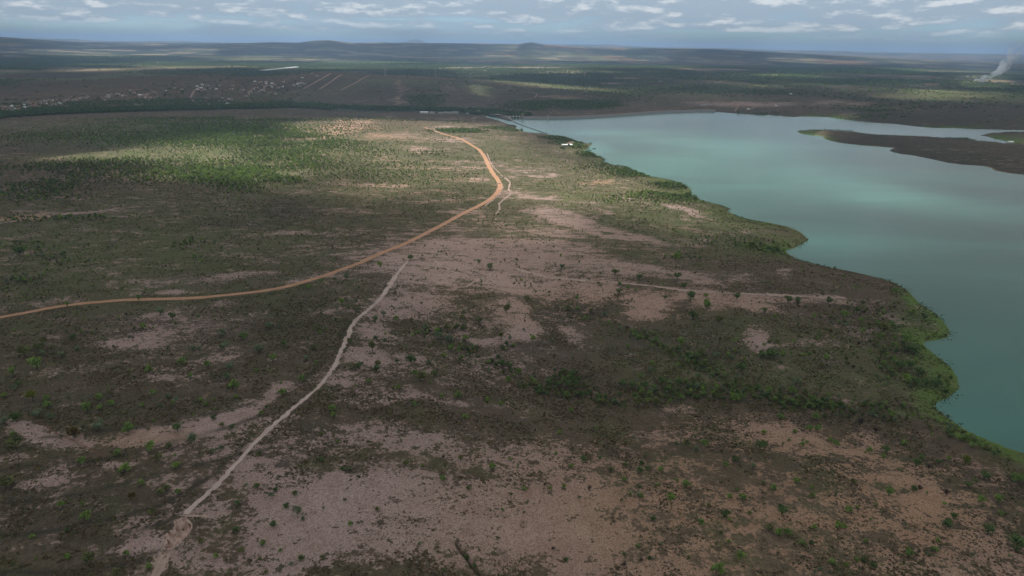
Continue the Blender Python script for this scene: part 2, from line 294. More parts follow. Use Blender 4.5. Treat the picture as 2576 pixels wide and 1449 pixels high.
DARK = [(720, 530, 90, 28, .8), (640, 560, 120, 14, .7), (150, 370, 180, 22, .65), (2250, 300, 180, 22, .9, 6), (2450, 290, 200, 30, .7), (2300, 380, 260, 40, .8, 8), (2150, 350, 120, 14, .5), (1600, 860, 120, 40, .55), (1420, 800, 100, 30, .5), (800, 1090, 60, 26, .85), (1030, 1100, 35, 16, .8), (720, 1190, 60, 50, .6), (1830, 850, 120, 50, .4), (1380, 880, 120, 30, .5), (700, 800, 200, 100, .35), (250, 1290, 300, 80, .5), (300, 1010, 300, 40, .5), (1480, 790, 90, 20, .6), (1500, 960, 150, 20, .5),
        (900, 230, 250, 30, .5), (1200, 240, 250, 22, .5), (1050, 210, 250, 12, .4), (1340, 235, 120, 10, .5)]
BROWN = [(1750, 1340, 500, 160, .9), (1250, 1400, 150, 50, .7), (2150, 1300, 200, 120, .6), (1500, 1200, 150, 60, .4), (1580, 1190, 60, 20, .7)]
PURP = [(430, 835, 220, 50, .9), (1300, 905, 160, 30, .7), (600, 960, 120, 30, .5), (250, 420, 200, 20, .0), (1250, 640, 150, 60, .4), (560, 700, 200, 20, .5), (1100, 1000, 200, 20, .4), (720, 1170, 100, 60, .6)]

# ------------------------------------------------------------------ object helpers
def tag(o, label=None, cat=None, group=None, kind=None):
    if label: o['label'] = label
    if cat: o['category'] = cat
    if group: o['group'] = group
    if kind: o['kind'] = kind
    return o
def empty(name, loc, rz=0.0):
    o = bpy.data.objects.new(name, None); COL.objects.link(o); o.location = loc; o.rotation_euler = (0, 0, rz); o.empty_display_size = .5
    return o
def link(name, me, mats, parent=None, loc=None):
    o = bpy.data.objects.new(name, me); COL.objects.link(o)
    if parent: o.parent = parent
    if loc is not None: o.location = loc
    if not me.materials:
        for m in (mats if isinstance(mats, (list, tuple)) else [mats]): me.materials.append(m)
    return o
def npmesh(name, v, quads, smooth=True):
    me = bpy.data.meshes.new(name); v = np.asarray(v, np.float32); q = np.asarray(quads, np.int32); k = q.shape[1]
    me.vertices.add(len(v)); me.vertices.foreach_set('co', v.ravel())
    me.loops.add(q.size); me.loops.foreach_set('vertex_index', q.ravel())
    me.polygons.add(len(q)); me.polygons.foreach_set('loop_start', np.arange(0, q.size, k, dtype=np.int32))
    me.update(calc_edges=True)
    me.polygons.foreach_set('use_smooth', np.full(len(q), smooth))
    return me
def colattr(me, name, rgba):
    a = me.color_attributes.new(name, 'FLOAT_COLOR', 'POINT'); a.data.foreach_set('color', np.asarray(rgba, np.float32).ravel())
class MB:                                                   # boxes, prisms and tubes collected into one mesh
    def __init__(s): s.v = []; s.f = []
    def poly(s, vs, fs):
        b = len(s.v); s.v += [tuple(q) for q in vs]; s.f += [tuple(b + i for i in f) for f in fs]; return s
    def box(s, x0, x1, y0, y1, z0, z1, tp=0.0):
        cx, cy = (x0 + x1) / 2, (y0 + y1) / 2; k = 1 - tp
        t = lambda x, y, z: (cx + (x - cx) * k, cy + (y - cy) * k, z)
        return s.poly([(x0, y0, z0), (x1, y0, z0), (x1, y1, z0), (x0, y1, z0), t(x0, y0, z1), t(x1, y0, z1), t(x1, y1, z1), t(x0, y1, z1)],
                      [(0, 3, 2, 1), (4, 5, 6, 7), (0, 1, 5, 4), (1, 2, 6, 5), (2, 3, 7, 6), (3, 0, 4, 7)])
    def gable(s, x0, x1, y0, y1, z0, z1, th=.15):
        ym = (y0 + y1) / 2
        a = [(x, y, z) for x in (x0, x1) for y, z in ((y0, z0), (ym, z1), (y1, z0), (y1, z0 - th), (ym, z1 - th), (y0, z0 - th))]
        return s.poly(a, [(0, 6, 7, 1), (1, 7, 8, 2), (2, 8, 9, 3), (3, 9, 10, 4), (4, 10, 11, 5), (5, 11, 6, 0), (0, 1, 4, 5), (1, 2, 3, 4), (6, 11, 10, 7), (7, 10, 9, 8)])
    def tube(s, p, q, r0, r1=None, n=6):
        p, q = Vector(p), Vector(q); r1 = r0 if r1 is None else r1; d = (q - p).normalized()
        u = d.orthogonal().normalized(); v = d.cross(u)
        vs = [c + (u * math.cos(t) + v * math.sin(t)) * r for c, r in ((p, r0), (q, r1)) for t in [2 * math.pi * i / n for i in range(n)]]
        return s.poly(vs, [(i, (i + 1) % n, n + (i + 1) % n, n + i) for i in range(n)] + [tuple(range(n))[::-1], tuple(range(n, 2 * n))])
    def build(s, name, mat, parent=None, loc=None, smooth=False):
        me = bpy.data.meshes.new(name); me.from_pydata(s.v, [], s.f); me.update()
        if smooth: me.polygons.foreach_set('use_smooth', [True] * len(s.f))
        return link(name, me, mat, parent, loc)

def mat_new(name):
    m = bpy.data.materials.new(name); m.use_nodes = True; return m, NT(m.node_tree)
def simple(name, c, rough=.8, var=.25, sc=.6, bump=0.0):
    m, t = mat_new(name)
    co = t.n('ShaderNodeTexCoord').outputs['Object']
    nz = t.noise(co, sc, 4); v = t.math('MULTIPLY_ADD', nz, 2 * var, 1 - var)
    col = t.mix(1.0, c, t.n('ShaderNodeCombineXYZ', {0: v, 1: v, 2: v}).outputs[0], 'MULTIPLY')
    t.n('ShaderNodeOutputMaterial', {0: t.n('ShaderNodeBsdfPrincipled', {'Base Color': col, 'Roughness': rough, 'Specular IOR Level': .25}).outputs[0]})
    return m

# ------------------------------------------------------------------ ground
TA = 850
th = np.concatenate([np.linspace(R(-49), R(49), TA), np.linspace(R(49), R(311), 90)[1:-1]])
rr = np.concatenate([np.geomspace(8, 170, 16)[:-1], np.geomspace(170, 3200, 640)[:-1], np.geomspace(3200, 62000, 330)])
NTH, NR = len(th), len(rr)
RR, TH = np.meshgrid(rr, th, indexing='ij')
gx, gy = (RR * np.sin(TH)).ravel(), (RR * np.cos(TH)).ravel()
gz = height(gx.copy(), gy.copy(), True)
i, j = np.meshgrid(np.arange(NR - 1), np.arange(NTH), indexing='ij'); j2 = (j + 1) % NTH
quads = np.stack([i * NTH + j, i * NTH + j2, (i + 1) * NTH + j2, (i + 1) * NTH + j], -1).reshape(-1, 4)[:, ::-1]
me = npmesh('ground', np.stack([gx, gy, gz], 1), quads)
gs = sdf(gx, gy); gr = np.hypot(gx, gy); grv = river_d(gx, gy)
wamp = 70 * np.clip(gr / 1500, .16, 1); warpx, warpy = gx + (fbm(gx, gy, 70, 4, 31) - .5) * wamp, gy + (fbm(gx, gy, 70, 4, 37) - .5) * wamp
inv = (gr < 30000)
def cov(spl):
    return cover(spl, warpx, warpy)
FURROW = [P('B', (0, 1370), (350, 1240), (500, 1150), (650, 1000), (740, 930), (800, 830), (830, 730), (900, 640)), P('E', (0, 265), (250, 235), (560, 212)), P('E', (600, 185), (1000, 155), (1350, 130), (1700, 60)) + P('B', (0, 1372)),
    P('E', (0, 520), (300, 470), (800, 430), (1100, 380), (1350, 290), (1700, 220), (2000, 140), (2300, 30)), P('E', (0, 800), (500, 765), (800, 705), (1200, 600), (1600, 490), (2050, 390), (2400, 318)), P('E', (0, 1100), (450, 1060), (700, 1000), (1050, 930), (1400, 840), (1650, 700), (1900, 540), (2200, 250)),
    P('E', (700, 1130), (1000, 1110), (1500, 970)), P('E', (900, 1210), (1050, 1270), (1200, 1285), (1450, 1210), (1530, 1185)), P('E', (0, 1420), (400, 1420), (850, 1390), (1300, 1300)), P('B', (1650, 790), (1900, 800), (2030, 870)), P('C', (100, 1130), (200, 1150)), P('G', (0, 1200), (30, 1260)), P('B', (1080, 480), (1200, 350), (1220, 290))]
RUTS = [P('E', (180, 20), (330, 70), (520, 195), (600, 230), (760, 300), (900, 375))]
furr = np.zeros_like(gx); mm = gr < 900
for n_, ln in enumerate(FURROW):
    wp_ = WP(ln)[:, :2]; dd_ = seg_dist(gx[mm] + (vnoise(gx[mm] / 7, gy[mm] / 7, 5) - .5) * 2.5, gy[mm], wp_); furr[mm] = np.maximum(furr[mm], np.exp(-(dd_ / 1.8) ** 2) * (.35 + .65 * sst(vnoise(gx[mm] / 14, gy[mm] / 14, n_), .2, .6)))
ruts = np.zeros_like(gx)
for ln in RUTS: ruts[mm] = np.maximum(ruts[mm], np.exp(-(seg_dist(gx[mm], gy[mm], WP(ln)[:, :2]) / .55) ** 2))
f_sand, f_warm, f_green, f_dark, f_brown, f_purp = [cov(s) for s in (SAND, WARM, GREEN, DARK, BROWN, PURP)]
# field mosaic of the far plain: woods, pasture, red plough land
n1 = fbm(gx, gy * 1.0, 900, 4, 51); n2 = fbm(gx, gy, 420, 4, 57); n3 = fbm(gx, gy, 1500, 3, 63)
farw = sst(gr, 2300, 4200)
wood = sst(n1, .44, .56); past = sst(n2 + f_green * .25, .56, .66) * farw; redf = sst(fbm(gx, gy, 800, 3, 71), .64, .70) * sst(gr, 4200, 6500) * (gx > -1500)
base = np.zeros((len(gx), 4)); base[:, 3] = 1
def lerp(c, m):
    base[:, :3] = base[:, :3] * (1 - m[:, None]) + np.array(c) * m[:, None]
lerp((.084, .065, .046), np.ones_like(gx))
lerp((.072, .060, .040), sst(n2, .35, .65) * .8)
lerp((.082, .094, .044), np.clip(f_green, 0, 1) * .85)
lerp((.052, .046, .036), np.clip(f_dark, 0, 1) * .8)
lerp((.13, .098, .066), np.clip(f_brown, 0, 1) * .8)
lerp((.105, .078, .070), np.clip(f_purp, 0, 1) * .7)
lerp((.026, .038, .026), farw * np.clip(wood + .12, 0, 1) * .92)
lerp((.125, .130, .060), past * (1 - .55 * wood) * .85)
lerp((.26, .20, .13), sst(fbm(gx, gy, 380, 3, 77), .62, .66) * sst(gr, 3800, 5500) * .8)
lerp((.19, .095, .06), redf * .7)
lerp((.018, .03, .015), np.exp(-(grv / 60) ** 2) * sst(gr, 1300, 1600))
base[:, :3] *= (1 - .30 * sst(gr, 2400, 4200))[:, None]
shore = np.exp(-(gs / 13) ** 2) * (gs > -30) * (gr < 6000)
lerp((.085, .125, .035), np.clip(np.exp(-(np.maximum(gs - 3, 0) / (6 + 26 * sst(fbm(gx, gy, 45, 3, 17), .42, .62))) ** 2) * np.clip(f_green * 1.3, 0, 1), 0, 1) * (gs < 60))
sandf = .05 + np.minimum(np.clip(f_sand, 0, 1.25) * .74, .60 + .32 * sst(gr, 560, 380)) + .02 * sst(gr, 480, 700) * sst(gr, 1900, 1500) + .10 * sst(gr, 300, 500) * (1 - farw) + (fbm(gx, gy, 160, 3, 81) - .5) * .35 - .12 * farw - .1 * np.clip(f_dark, 0, 1)
sandf = np.where(gs < 60, sandf - .25 * np.exp(-(np.maximum(gs, 0) / 30) ** 2), sandf)
sandf = sandf * (1 - .5 * (grv < 150))
pit = np.zeros_like(gx); m = gr < 500
_ins = inside(gx[m], gy[m], PIT); _d = seg_dist(gx[m], gy[m], PIT, True); pit[m] = np.where(_ins, .55 + .45 * (1 - sst(_d, .3, .9)) * sst(vnoise(gx[m] / 3, gy[m] / 3, 2), .25, .5), .6 * np.exp(-(_d / .5) ** 2))
crk = np.zeros_like(gx); crk[m] = np.exp(-(seg_dist(gx[m], gy[m], CRACK) / .75) ** 2)
beach = np.exp(-((gs - 1.0) / 2.2) ** 2) * sst(fbm(gx, gy, 120, 2, 91), .48, .62) * (1 - np.clip(f_green * 1.6, 0, 1)) * sst(gr, 820, 900)
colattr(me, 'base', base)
colattr(me, 'cov', np.stack([sandf, np.clip(f_warm, 0, 1), pit, crk], 1))
colattr(me, 'cov2', np.stack([beach, farw, furr, ruts], 1))

m, t = mat_new('ground')
A = lambda n: t.n('ShaderNodeAttribute', attribute_name=n)
pos = t.n('ShaderNodeNewGeometry').outputs['Position']
b0 = A('base').outputs['Color']; cv = A('cov'); cs = t.n('ShaderNodeSeparateColor', {0: cv.outputs['Color']}); c2 = t.n('ShaderNodeSeparateColor', {0: A('cov2').outputs['Color']}); c2a = A('cov2').outputs['Alpha']
ani = t.n('ShaderNodeVectorMath', {0: pos, 1: (.55, 1.15, 1)}, operation='MULTIPLY').outputs[0]
nA = t.noise(ani, .024, 5, .62, .4); nB = t.mix(t.ss(t.n('ShaderNodeVectorMath', {0: pos}, operation='LENGTH').outputs['Value'], 420, 760), t.noise(pos, .11, 5, .66, .9), t.noise(ani, .12, 5, .66, .5)); nC = t.noise(pos, .55, 4, .7, .3); nD = t.noise(pos, 1.5, 2, .6)
nF = t.noise(t.n('ShaderNodeVectorMath', {0: pos, 1: (.6, 1.3, 1)}, operation='MULTIPLY').outputs[0], .055, 4, .6, .8)
thr = t.math('ADD', cs.outputs[0], t.math('ADD', t.math('MULTIPLY_ADD', nA, 1.0, -.5), t.math('ADD', t.math('MULTIPLY_ADD', nB, 2.3, -1.15), t.math('ADD', t.math('MULTIPLY_ADD', nC, 2.3, -1.15), t.math('MULTIPLY_ADD', nF, 1.7, -.85)))))
sm = t.math('ADD', t.math('MULTIPLY', t.ss(thr, .53, .61), .76), t.math('MULTIPLY', t.ss(thr, .26, .62), .24))
vv = t.math('MAXIMUM', t.math('ADD', t.math('MULTIPLY_ADD', nC, 1.7, -.35), t.math('ADD', t.math('MULTIPLY_ADD', nB, 1.1, -.35), t.math('MULTIPLY', nD, 1.1))), .25)
vegc = t.mix(1.0, b0, t.n('ShaderNodeCombineXYZ', {0: vv, 1: vv, 2: vv}).outputs[0], 'MULTIPLY')
nE = t.noise(pos, .045, 3, .6)
vegc = t.mix(t.ss(nE, .45, .7), vegc, t.mix(1.0, vegc, (.90, 1.05, .86), 'MULTIPLY'))
sc0 = t.mix(cs.outputs[1], (.50, .395, .375), (.50, .345, .245))
sc0 = t.mix(t.ss(nB, .4, .7), sc0, t.mix(1.0, sc0, (.80, .77, .75), 'MULTIPLY'))
dk = t.ss(t.math('ADD', nD, t.math('MULTIPLY', nC, .6)), .92, .72)      # dry tufts and stones peppering the bare ground
sc0 = t.mix(t.math('MULTIPLY', dk, .55), t.mix(1.0, sc0, (.55, .5, .45), 'MULTIPLY'), sc0)
col = t.mix(sm, vegc, sc0)
col = t.mix(t.math('MULTIPLY', c2.outputs[0], .8), col, (.36, .25, .16))
rock = t.mix(t.math('MULTIPLY', t.ss(cs.outputs[2], .6, 1.0), .9), t.mix(t.ss(nC, .38, .58), (.34, .23, .185), (.56, .43, .37)), (.13, .06, .045))
col = t.mix(t.math('MULTIPLY', c2.outputs[2], .85), col, (.045, .042, .03)); col = t.mix(t.math('MULTIPLY', c2a, .8), col, (.16, .085, .055))
col = t.mix(t.ss(cs.outputs[2], .1, .5), col, rock)
col = t.mix(t.math('MULTIPLY', cv.outputs['Alpha'], .8), col, (.025, .035, .015))
bh = t.math('ADD', t.math('MULTIPLY', nC, .8), t.math('MULTIPLY', nD, .35))
bmp = t.n('ShaderNodeBump', {'Height': bh, 'Strength': .9, 'Distance': 1.0})
t.n('ShaderNodeOutputMaterial', {0: t.n('ShaderNodeBsdfPrincipled', {'Base Color': col, 'Roughness': 1.0, 'Specular IOR Level': .05, 'Normal': bmp.outputs[0]}).outputs[0]})
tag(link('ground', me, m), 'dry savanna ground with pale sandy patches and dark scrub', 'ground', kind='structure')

# ------------------------------------------------------------------ water
from mathutils.geometry import delaunay_2d_cdt
def water_mat(name, c, rough, sc):
    m, t = mat_new(name); pos = t.n('ShaderNodeNewGeometry').outputs['Position']
    st = t.n('ShaderNodeVectorMath', {0: pos, 1: (1, 1.6, 1)}, operation='MULTIPLY').outputs[0]
    n = t.noise(st, sc, 4, .65); n2 = t.noise(t.n('ShaderNodeVectorMath', {0: pos, 1: (.6, 1.7, 1)}, operation='MULTIPLY').outputs[0], .0022, 4, .5, .5)
    bp = t.n('ShaderNodeBump', {'Height': n, 'Strength': .22, 'Distance': .5})
    col = t.mix(t.ss(n2, .36, .64), tuple(k * .84 for k in c), tuple(k * 1.3 for k in c))
    t.n('ShaderNodeOutputMaterial', {0: t.n('ShaderNodeBsdfPrincipled', {'Base Color': col, 'Roughness': rough, 'IOR': 1.33, 'Specular IOR Level': .16, 'Normal': bp.outputs[0]}).outputs[0]})
    return m
lv, _, lf, *_ = delaunay_2d_cdt([Vector(p) for p in LAKE], [], [list(range(len(LAKE)))], 1, 1e-4)
# grown a few metres under the banks so that the land itself draws the waterline
edge = [Vector(p) for p in LAKE]; cen = []
nL = len(edge); area = sum(edge[k].x * edge[(k + 1) % nL].y - edge[(k + 1) % nL].x * edge[k].y for k in range(nL)); sg = 1 if area > 0 else -1
bank = [edge[k] + Vector(((edge[(k + 1) % nL] - edge[k - 1]).y, -(edge[(k + 1) % nL] - edge[k - 1]).x)).normalized() * 5 * sg for k in range(nL)]
me = bpy.data.meshes.new('lake')
vs = [(p.x, p.y, 0) for p in lv]; fs = [list(f) for f in lf]; b = len(vs)
vs += [(p.x, p.y, 0) for p in edge] + [(p.x, p.y, 0) for p in bank]
fs += [[b + k, b + (k + 1) % nL, b + nL + (k + 1) % nL, b + nL + k] for k in range(nL)]
me.from_pydata(vs, [], fs)
bm = bmesh.new(); bm.from_mesh(me); bmesh.ops.remove_doubles(bm, verts=bm.verts, dist=.01)
for f in bm.faces:
    if f.normal.z < 0: f.normal_flip()
bm.to_mesh(me); bm.free()
tag(link('lake', me, water_mat('lake_water', (.060, .165, .140), .10, .35)), 'calm teal reservoir water', 'lake', kind='structure')

def strip_mesh(name, pts, wid, lift, jit=.12, seed=0, step=6.0, sunk=None):
    p = np.asarray(pts, float)[:, :2]; q = [p[0]]
    for a, b_ in zip(p[:-1], p[1:]):
        k = max(1, int(np.hypot(*(b_ - a)) / step)); q += [a + (b_ - a) * (i + 1) / k for i in range(k)]
    q = np.array(q)
    for _ in range(int(30 / max(step, 3)) + 2): q[1:-1] = .25 * q[:-2] + .5 * q[1:-1] + .25 * q[2:]
    d = np.gradient(q, axis=0); d /= np.linalg.norm(d, axis=1, keepdims=True) + 1e-9; nrm = np.stack([-d[:, 1], d[:, 0]], 1)
    rng = np.random.default_rng(seed); n = len(q)
    wv = np.interp(np.linspace(0, 1, n), np.linspace(0, 1, len(wid)), wid) if isinstance(wid, (list, tuple)) else np.full(n, wid)
    cols = (-.5, -.3, -.1, .1, .3, .5); vs = []
    for c in cols:
        o = wv * c * (1 + (jit * rng.normal(size=n) if abs(c) == .5 else 0))
        vs.append(q + nrm * o[:, None])
    V = np.stack(vs, 1).reshape(-1, 2); z = height(V[:, 0].copy(), V[:, 1].copy(), True)
    z = (z + lift) if sunk is None else np.full(len(z), sunk)
    nc = len(cols); ii, jj = np.meshgrid(np.arange(n - 1), np.arange(nc - 1), indexing='ij'); k = (ii * nc + jj).ravel()
    me = npmesh(name, np.column_stack([V, z]), np.stack([k, k + nc, k + nc + 1, k + 1], 1)[:, ::-1] if True else None)
    u = np.tile(np.array(cols) * 2, n); colattr(me, 'across', np.stack([np.abs(u), u * .5 + .5, u * 0, u * 0 + 1], 1))
    if me.polygons[0].normal.z < 0: me.flip_normals()
    return me
def road_mat(name, c, c2, edge=.0):
    m, t = mat_new(name); pos = t.n('ShaderNodeNewGeometry').outputs['Position']
    ac = t.n('ShaderNodeSeparateColor', {0: t.n('ShaderNodeAttribute', attribute_name='across').outputs['Color']})
    n = t.noise(pos, .09, 4, .6); n2 = t.noise(pos, .9, 4, .65)
    col = t.mix(t.ss(n, .35, .68), c, c2)
    ru = t.math('ABSOLUTE', t.math('SUBTRACT', ac.outputs[0], .42))
    col = t.mix(t.math('MULTIPLY', t.ss(ru, .0, .2), .35), t.mix(1.0, col, (1.12, 1.12, 1.12), 'MULTIPLY'), t.mix(1.0, col, (.8, .76, .72), 'MULTIPLY'))
    v = t.math('MULTIPLY_ADD', n2, .5, .75)
    col = t.mix(1.0, col, t.n('ShaderNodeCombineXYZ', {0: v, 1: v, 2: v}).outputs[0], 'MULTIPLY')
    al = t.ss(t.math('ADD', ac.outputs[0], t.math('MULTIPLY_ADD', n2, edge, -edge * .5)), 1.0, .86) if edge else 1.0
    bs = t.n('ShaderNodeBsdfPrincipled', {'Base Color': col, 'Roughness': 1.0, 'Specular IOR Level': .05, 'Alpha': al})
    t.n('ShaderNodeOutputMaterial', {0: bs.outputs[0]}); return m
M_road = road_mat('orange_dirt', (.41, .245, .16), (.35, .205, .13), .5)
M_track = road_mat('pale_dirt', (.44, .355, .32), (.37, .295, .265), 1.2)
M_path = road_mat('faint_dirt', (.38, .29, .25), (.28, .215, .18), 2.4)
road = [(-60, 806)] + P('A', (0, 605), (300, 535), (600, 492), (800, 468), (1000, 450), (1300, 440), (1600, 432), (1900, 412), (2150, 388), (2452, 352)) + P('B', (300, 335), (500, 275), (800, 185), (1000, 110), (1200, 10)) + P('f', (1380, 1385), (1600, 1275), (1900, 1120), (2100, 1010), (2250, 935), (2320, 870), (2350, 800),
       (2310, 730), (2270, 680), (2230, 600), (2190, 520), (2140, 460), (2080, 425), (1980, 370), (1870, 335), (1760, 300), (1690, 275), (1630, 255))
ROADW = WP(road)
tag(link('dirt_road', strip_mesh('dirt_road', ROADW, [6, 6.4, 7.2, 8, 7, 5], .22, .1, 1), M_road), 'orange dirt road curving across the savanna', 'dirt road', kind='structure')
track = P('B', (1405, 100), (1330, 190), (1260, 290), (1200, 390), (1120, 480), (1030, 550), (950, 620), (900, 690), (870, 780), (830, 860), (790, 960), (760, 1040), (700, 1130), (620, 1220), (500, 1330), (370, 1430)) + P('E', (2437, 100), (2300, 230), (2200, 340), (2050, 490), (1990, 580), (1900, 680), (1780, 760), (1640, 900))
TRACKW = WP(track)
tag(link('dirt_track', strip_mesh('dirt_track', TRACKW, [1.6, 3.2, 4.8, 3.2, 2.6, 3.8, 2.6, 3.0, 2.2, 3.2, 2.2, 3.6], .18, .34, 2, 2.4), M_track), 'pale sandy track running down to the erosion pit', 'dirt track', kind='structure')
M_far = road_mat('far_dirt', (.30, .215, .175), (.24, .175, .14), 1.2)
PATHS = [(P('e', (-20, 925), (250, 885), (420, 868), (600, 835), (900, 812), (1110, 780)), 5.5), (P('E', (1490, 1185), (1450, 1260), (1420, 1340), (1400, 1400), (1370, 1470)), 5.0), (P('C', (0, 120), (200, 180), (400, 240), (700, 275), (1000, 290), (1400, 330), (1700, 365), (2100, 385), (2450, 405)) + P('D', (0, 390), (300, 405), (600, 420), (850, 425)), [3, 5, 3.5, 5.5, 4, 6, 4]),
         (P('f', (2380, 720), (2440, 770), (2420, 840), (2450, 880), (2330, 970), (2340, 1030), (2290, 1080)), 2.6),
         (P('f', (2220, 500), (2260, 600), (2300, 650), (2370, 720)), 2.0), (P('f', (2370, 810), (2330, 900), (2200, 990)), 2.2),
         (P('B', (1640, 90), (1720, 150), (1780, 180)), 2), (P('B', (2200, 150), (2130, 230), (2000, 280), (1930, 330)), 2.4),
         (P('E', (1640, 915), (1750, 935), (1850, 920)), 1.6),
         ]
PLAB = ['pale worn strip of track at the left edge', 'rubble washed down from the erosion pit', 'long pale track crossing bare sand toward the lake', 'faint path forking off right of the road bend', 'thin path along the right side of the far road', 'short faint path rejoining the road below the bend', 'short curved path on sand above the gully', 'faint path dropping across sand at centre', 'short path beside the mouth of the erosion pit', 'faint path through scrub below the headland', 'faint path through bushes near the lake headland']
for k, (pp, wd) in enumerate(PATHS):
    tag(link('footpath', strip_mesh('footpath', WP(pp), wd, .16, .45, 10 + k, 3), M_path), PLAB[k], 'footpath', kind='structure')
FARR = [(P('b', (500, 835), (620, 770), (690, 730), (760, 690)), 9), (P('b', (650, 840), (760, 770), (865, 702)), 8), (P('b', (850, 848), (990, 780), (1120, 713)), 6), (P('b', (1120, 713), (1400, 720), (1600, 730), (1850, 748), (2090, 766), (2280, 795), (2450, 830)), 5),
        (P('a', (1330, 990), (1360, 930), (1390, 872)), 8), (P('a', (1780, 922), (1805, 880), (1825, 842)), 8), (P('a', (970, 975), (985, 930)), 8), (P('a', (1430, 870), (1600, 868), (1800, 866)), 4), (P('a', (2330, 890), (2345, 850), (2390, 820)), 7), (P('c', (860, 868) if False else (0, 815), (110, 830)), 5),
        (P('c', (280, 860), (350, 880), (330, 915), (200, 945), (80, 980)), 5), (P('c', (1300, 1055), (1600, 1025), (1880, 985)), 4), (P('c', (2240, 985), (2200, 1045)), 6), (P('d', (60, 985), (30, 1020), (-10, 1040)), 5), (P('d', (205, 930), (300, 922), (460, 915)), 6), (P('c', (790, 715), (798, 680)), 9), (P('b', (2420, 985), (2576, 940)), 4), (P('c', (1990, 975), (2080, 940)), 4)]
FLAB = ['widest of the diagonal dirt strips on the far hill, leftmost', 'middle diagonal dirt strip on the far hill', 'rightmost diagonal dirt strip on the far hill', 'dirt road along the far hill crest', 'village street running downhill, left of the next one', 'village street at the middle of the far village', 'short street at the left end of the far village', 'level village street between two downhill streets', 'short winding street at upper right of the village', 'dirt road ending on the crest above the dam', 'zigzag dirt track on the slope above spillway', 'dirt road behind the right half of the dam', 'short pale ramp at right end of the dam', 'curved pale track right of the dam ramp', 'pale track on the ridge above far shore', 'short red dirt strip far behind the dam', 'faint dirt road low on the slope left of dam', 'short dirt track above the grey-roofed slope house']
for k, (pp, wd) in enumerate(FARR):
    tag(link('dirt_road', strip_mesh('dirt_road', WP(pp), wd, .9, .3, 40 + k, 12), M_far), FLAB[k], 'dirt road', kind='structure')
M_river = water_mat('river_water', (.10, .13, .13), .2, .2)
tag(link('river', strip_mesh('river', np.column_stack([RIVER, RIVER[:, 0] * 0]), 62, 0, 0, 5, 20, sunk=-9.2), M_river), 'river below the dam among trees', 'river', kind='structure')


# ------------------------------------------------------------------ broken cloud deck overhead: it throws the cloud shadows
CLOUD_Z = 1500.0
LIT = [(1430, 365, 90, 34, 1), (1060, 315, 340, 32, 1), (880, 325, 220, 40, 1), (1080, 400, 380, 115, 1), (600, 390, 400, 75, .9), (1420, 455, 290, 75, 1), (1680, 540, 280, 75, 1, 14), (1450, 670, 330, 70, .2), (1880, 585, 120, 30, .8, 10), (250, 395, 270, 14, 1, -3), (300, 435, 250, 16, .55), (130, 345, 150, 9, .45), (580, 385, 150, 36, .9), (480, 342, 180, 7, .7, -3), (640, 440, 110, 26, .7, -15),
       (1560, 610, 160, 30, .4), (1280, 570, 150, 22, .4), (1720, 720, 240, 44, .3),  
       (2050, 338, 60, 10, 1), (2090, 300, 90, 12, 1), (2540, 352, 80, 10, 1), (1450, 222, 160, 6, .6, 5), (1210, 228, 38, 10, 1), (2360, 238, 240, 14, .6), (2200, 195, 420, 12, .35), (960, 158, 170, 4, 1), (1400, 140, 300, 4, .7), (870, 172, 100, 4, .9), (300, 140, 300, 4, .6), (2470, 200, 90, 20, 1), (1900, 1250, 300, 120, .16), (1100, 1250, 300, 120, .18), (1100, 660, 250, 60, .12), (330, 1095, 200, 30, .22)]
xs = np.concatenate([np.linspace(-14000, -2600, 60)[:-1], np.linspace(-2600, 3000, 170)[:-1], np.linspace(3000, 14000, 60)])
ys = np.concatenate([np.linspace(-4000, -900, 20)[:-1], np.linspace(-900, 5200, 190)[:-1], np.linspace(5200, 19000, 90)])
CX, CY = np.meshgrid(xs, ys); sx, sy = sundir.x / sundir.z * CLOUD_Z, sundir.y / sundir.z * CLOUD_Z
u, v = (CX - sx).ravel(), (CY - sy).ravel(); u_, v_ = u + (fbm(u, v, 190, 4, 3) - .5) * 170, v + (fbm(u, v, 190, 4, 5) - .5) * 170
litf = cover(LIT, u_, v_, soft=(.4, 1.3)) * (.50 + .34 * sst(fbm(u, v, 420, 3, 61), .36, .56))
litf = np.maximum(litf, cover([(1750, 420, 420, 100, .68), (2200, 500, 340, 45, .6, 8), (1950, 600, 300, 30, .35), (1500, 340, 200, 20, .45)], u, v, soft=(.1, 1.7)))
faro = sst(np.hypot(u, v), 2200, 5000)
n = fbm(u, v, 1500, 5, 91)
ca = np.clip(.97 - litf - faro * .9 * sst(n, .49, .62) + (fbm(u, v, 420, 4, 95) - .5) * .30, 0, 1)
ca *= 1 - sst(np.maximum(np.abs(CX.ravel()) / 14000, np.maximum((CY.ravel()) / 19000, -CY.ravel() / 4000)), .85, 1.0)
thk = 20 + ca * 150 * (.5 + fbm(u, v, 500, 4, 97))
zt = CLOUD_Z + thk; zb = CLOUD_Z + 30 - 30 * ca + (fbm(u, v, 260, 3, 98) - .5) * 30 * ca
ny_, nx_ = CX.shape; i, j = np.meshgrid(np.arange(ny_ - 1), np.arange(nx_ - 1), indexing='ij')
q = np.stack([i * nx_ + j, i * nx_ + j + 1, (i + 1) * nx_ + j + 1, (i + 1) * nx_ + j], -1).reshape(-1, 4)
q = q[ca[q].max(1) > .02]; nv = nx_ * ny_
me = npmesh('clouds', np.concatenate([np.stack([CX.ravel(), CY.ravel(), zt], 1), np.stack([CX.ravel(), CY.ravel(), zb], 1)]), np.concatenate([q, q[:, ::-1] + nv]))
colattr(me, 'dens', np.tile(np.stack([ca, ca, ca, ca], 1), (2, 1)))
m, t = mat_new('cloud')
dn = t.n('ShaderNodeSeparateColor', {0: t.n('ShaderNodeAttribute', attribute_name='dens').outputs['Color']}).outputs[0]
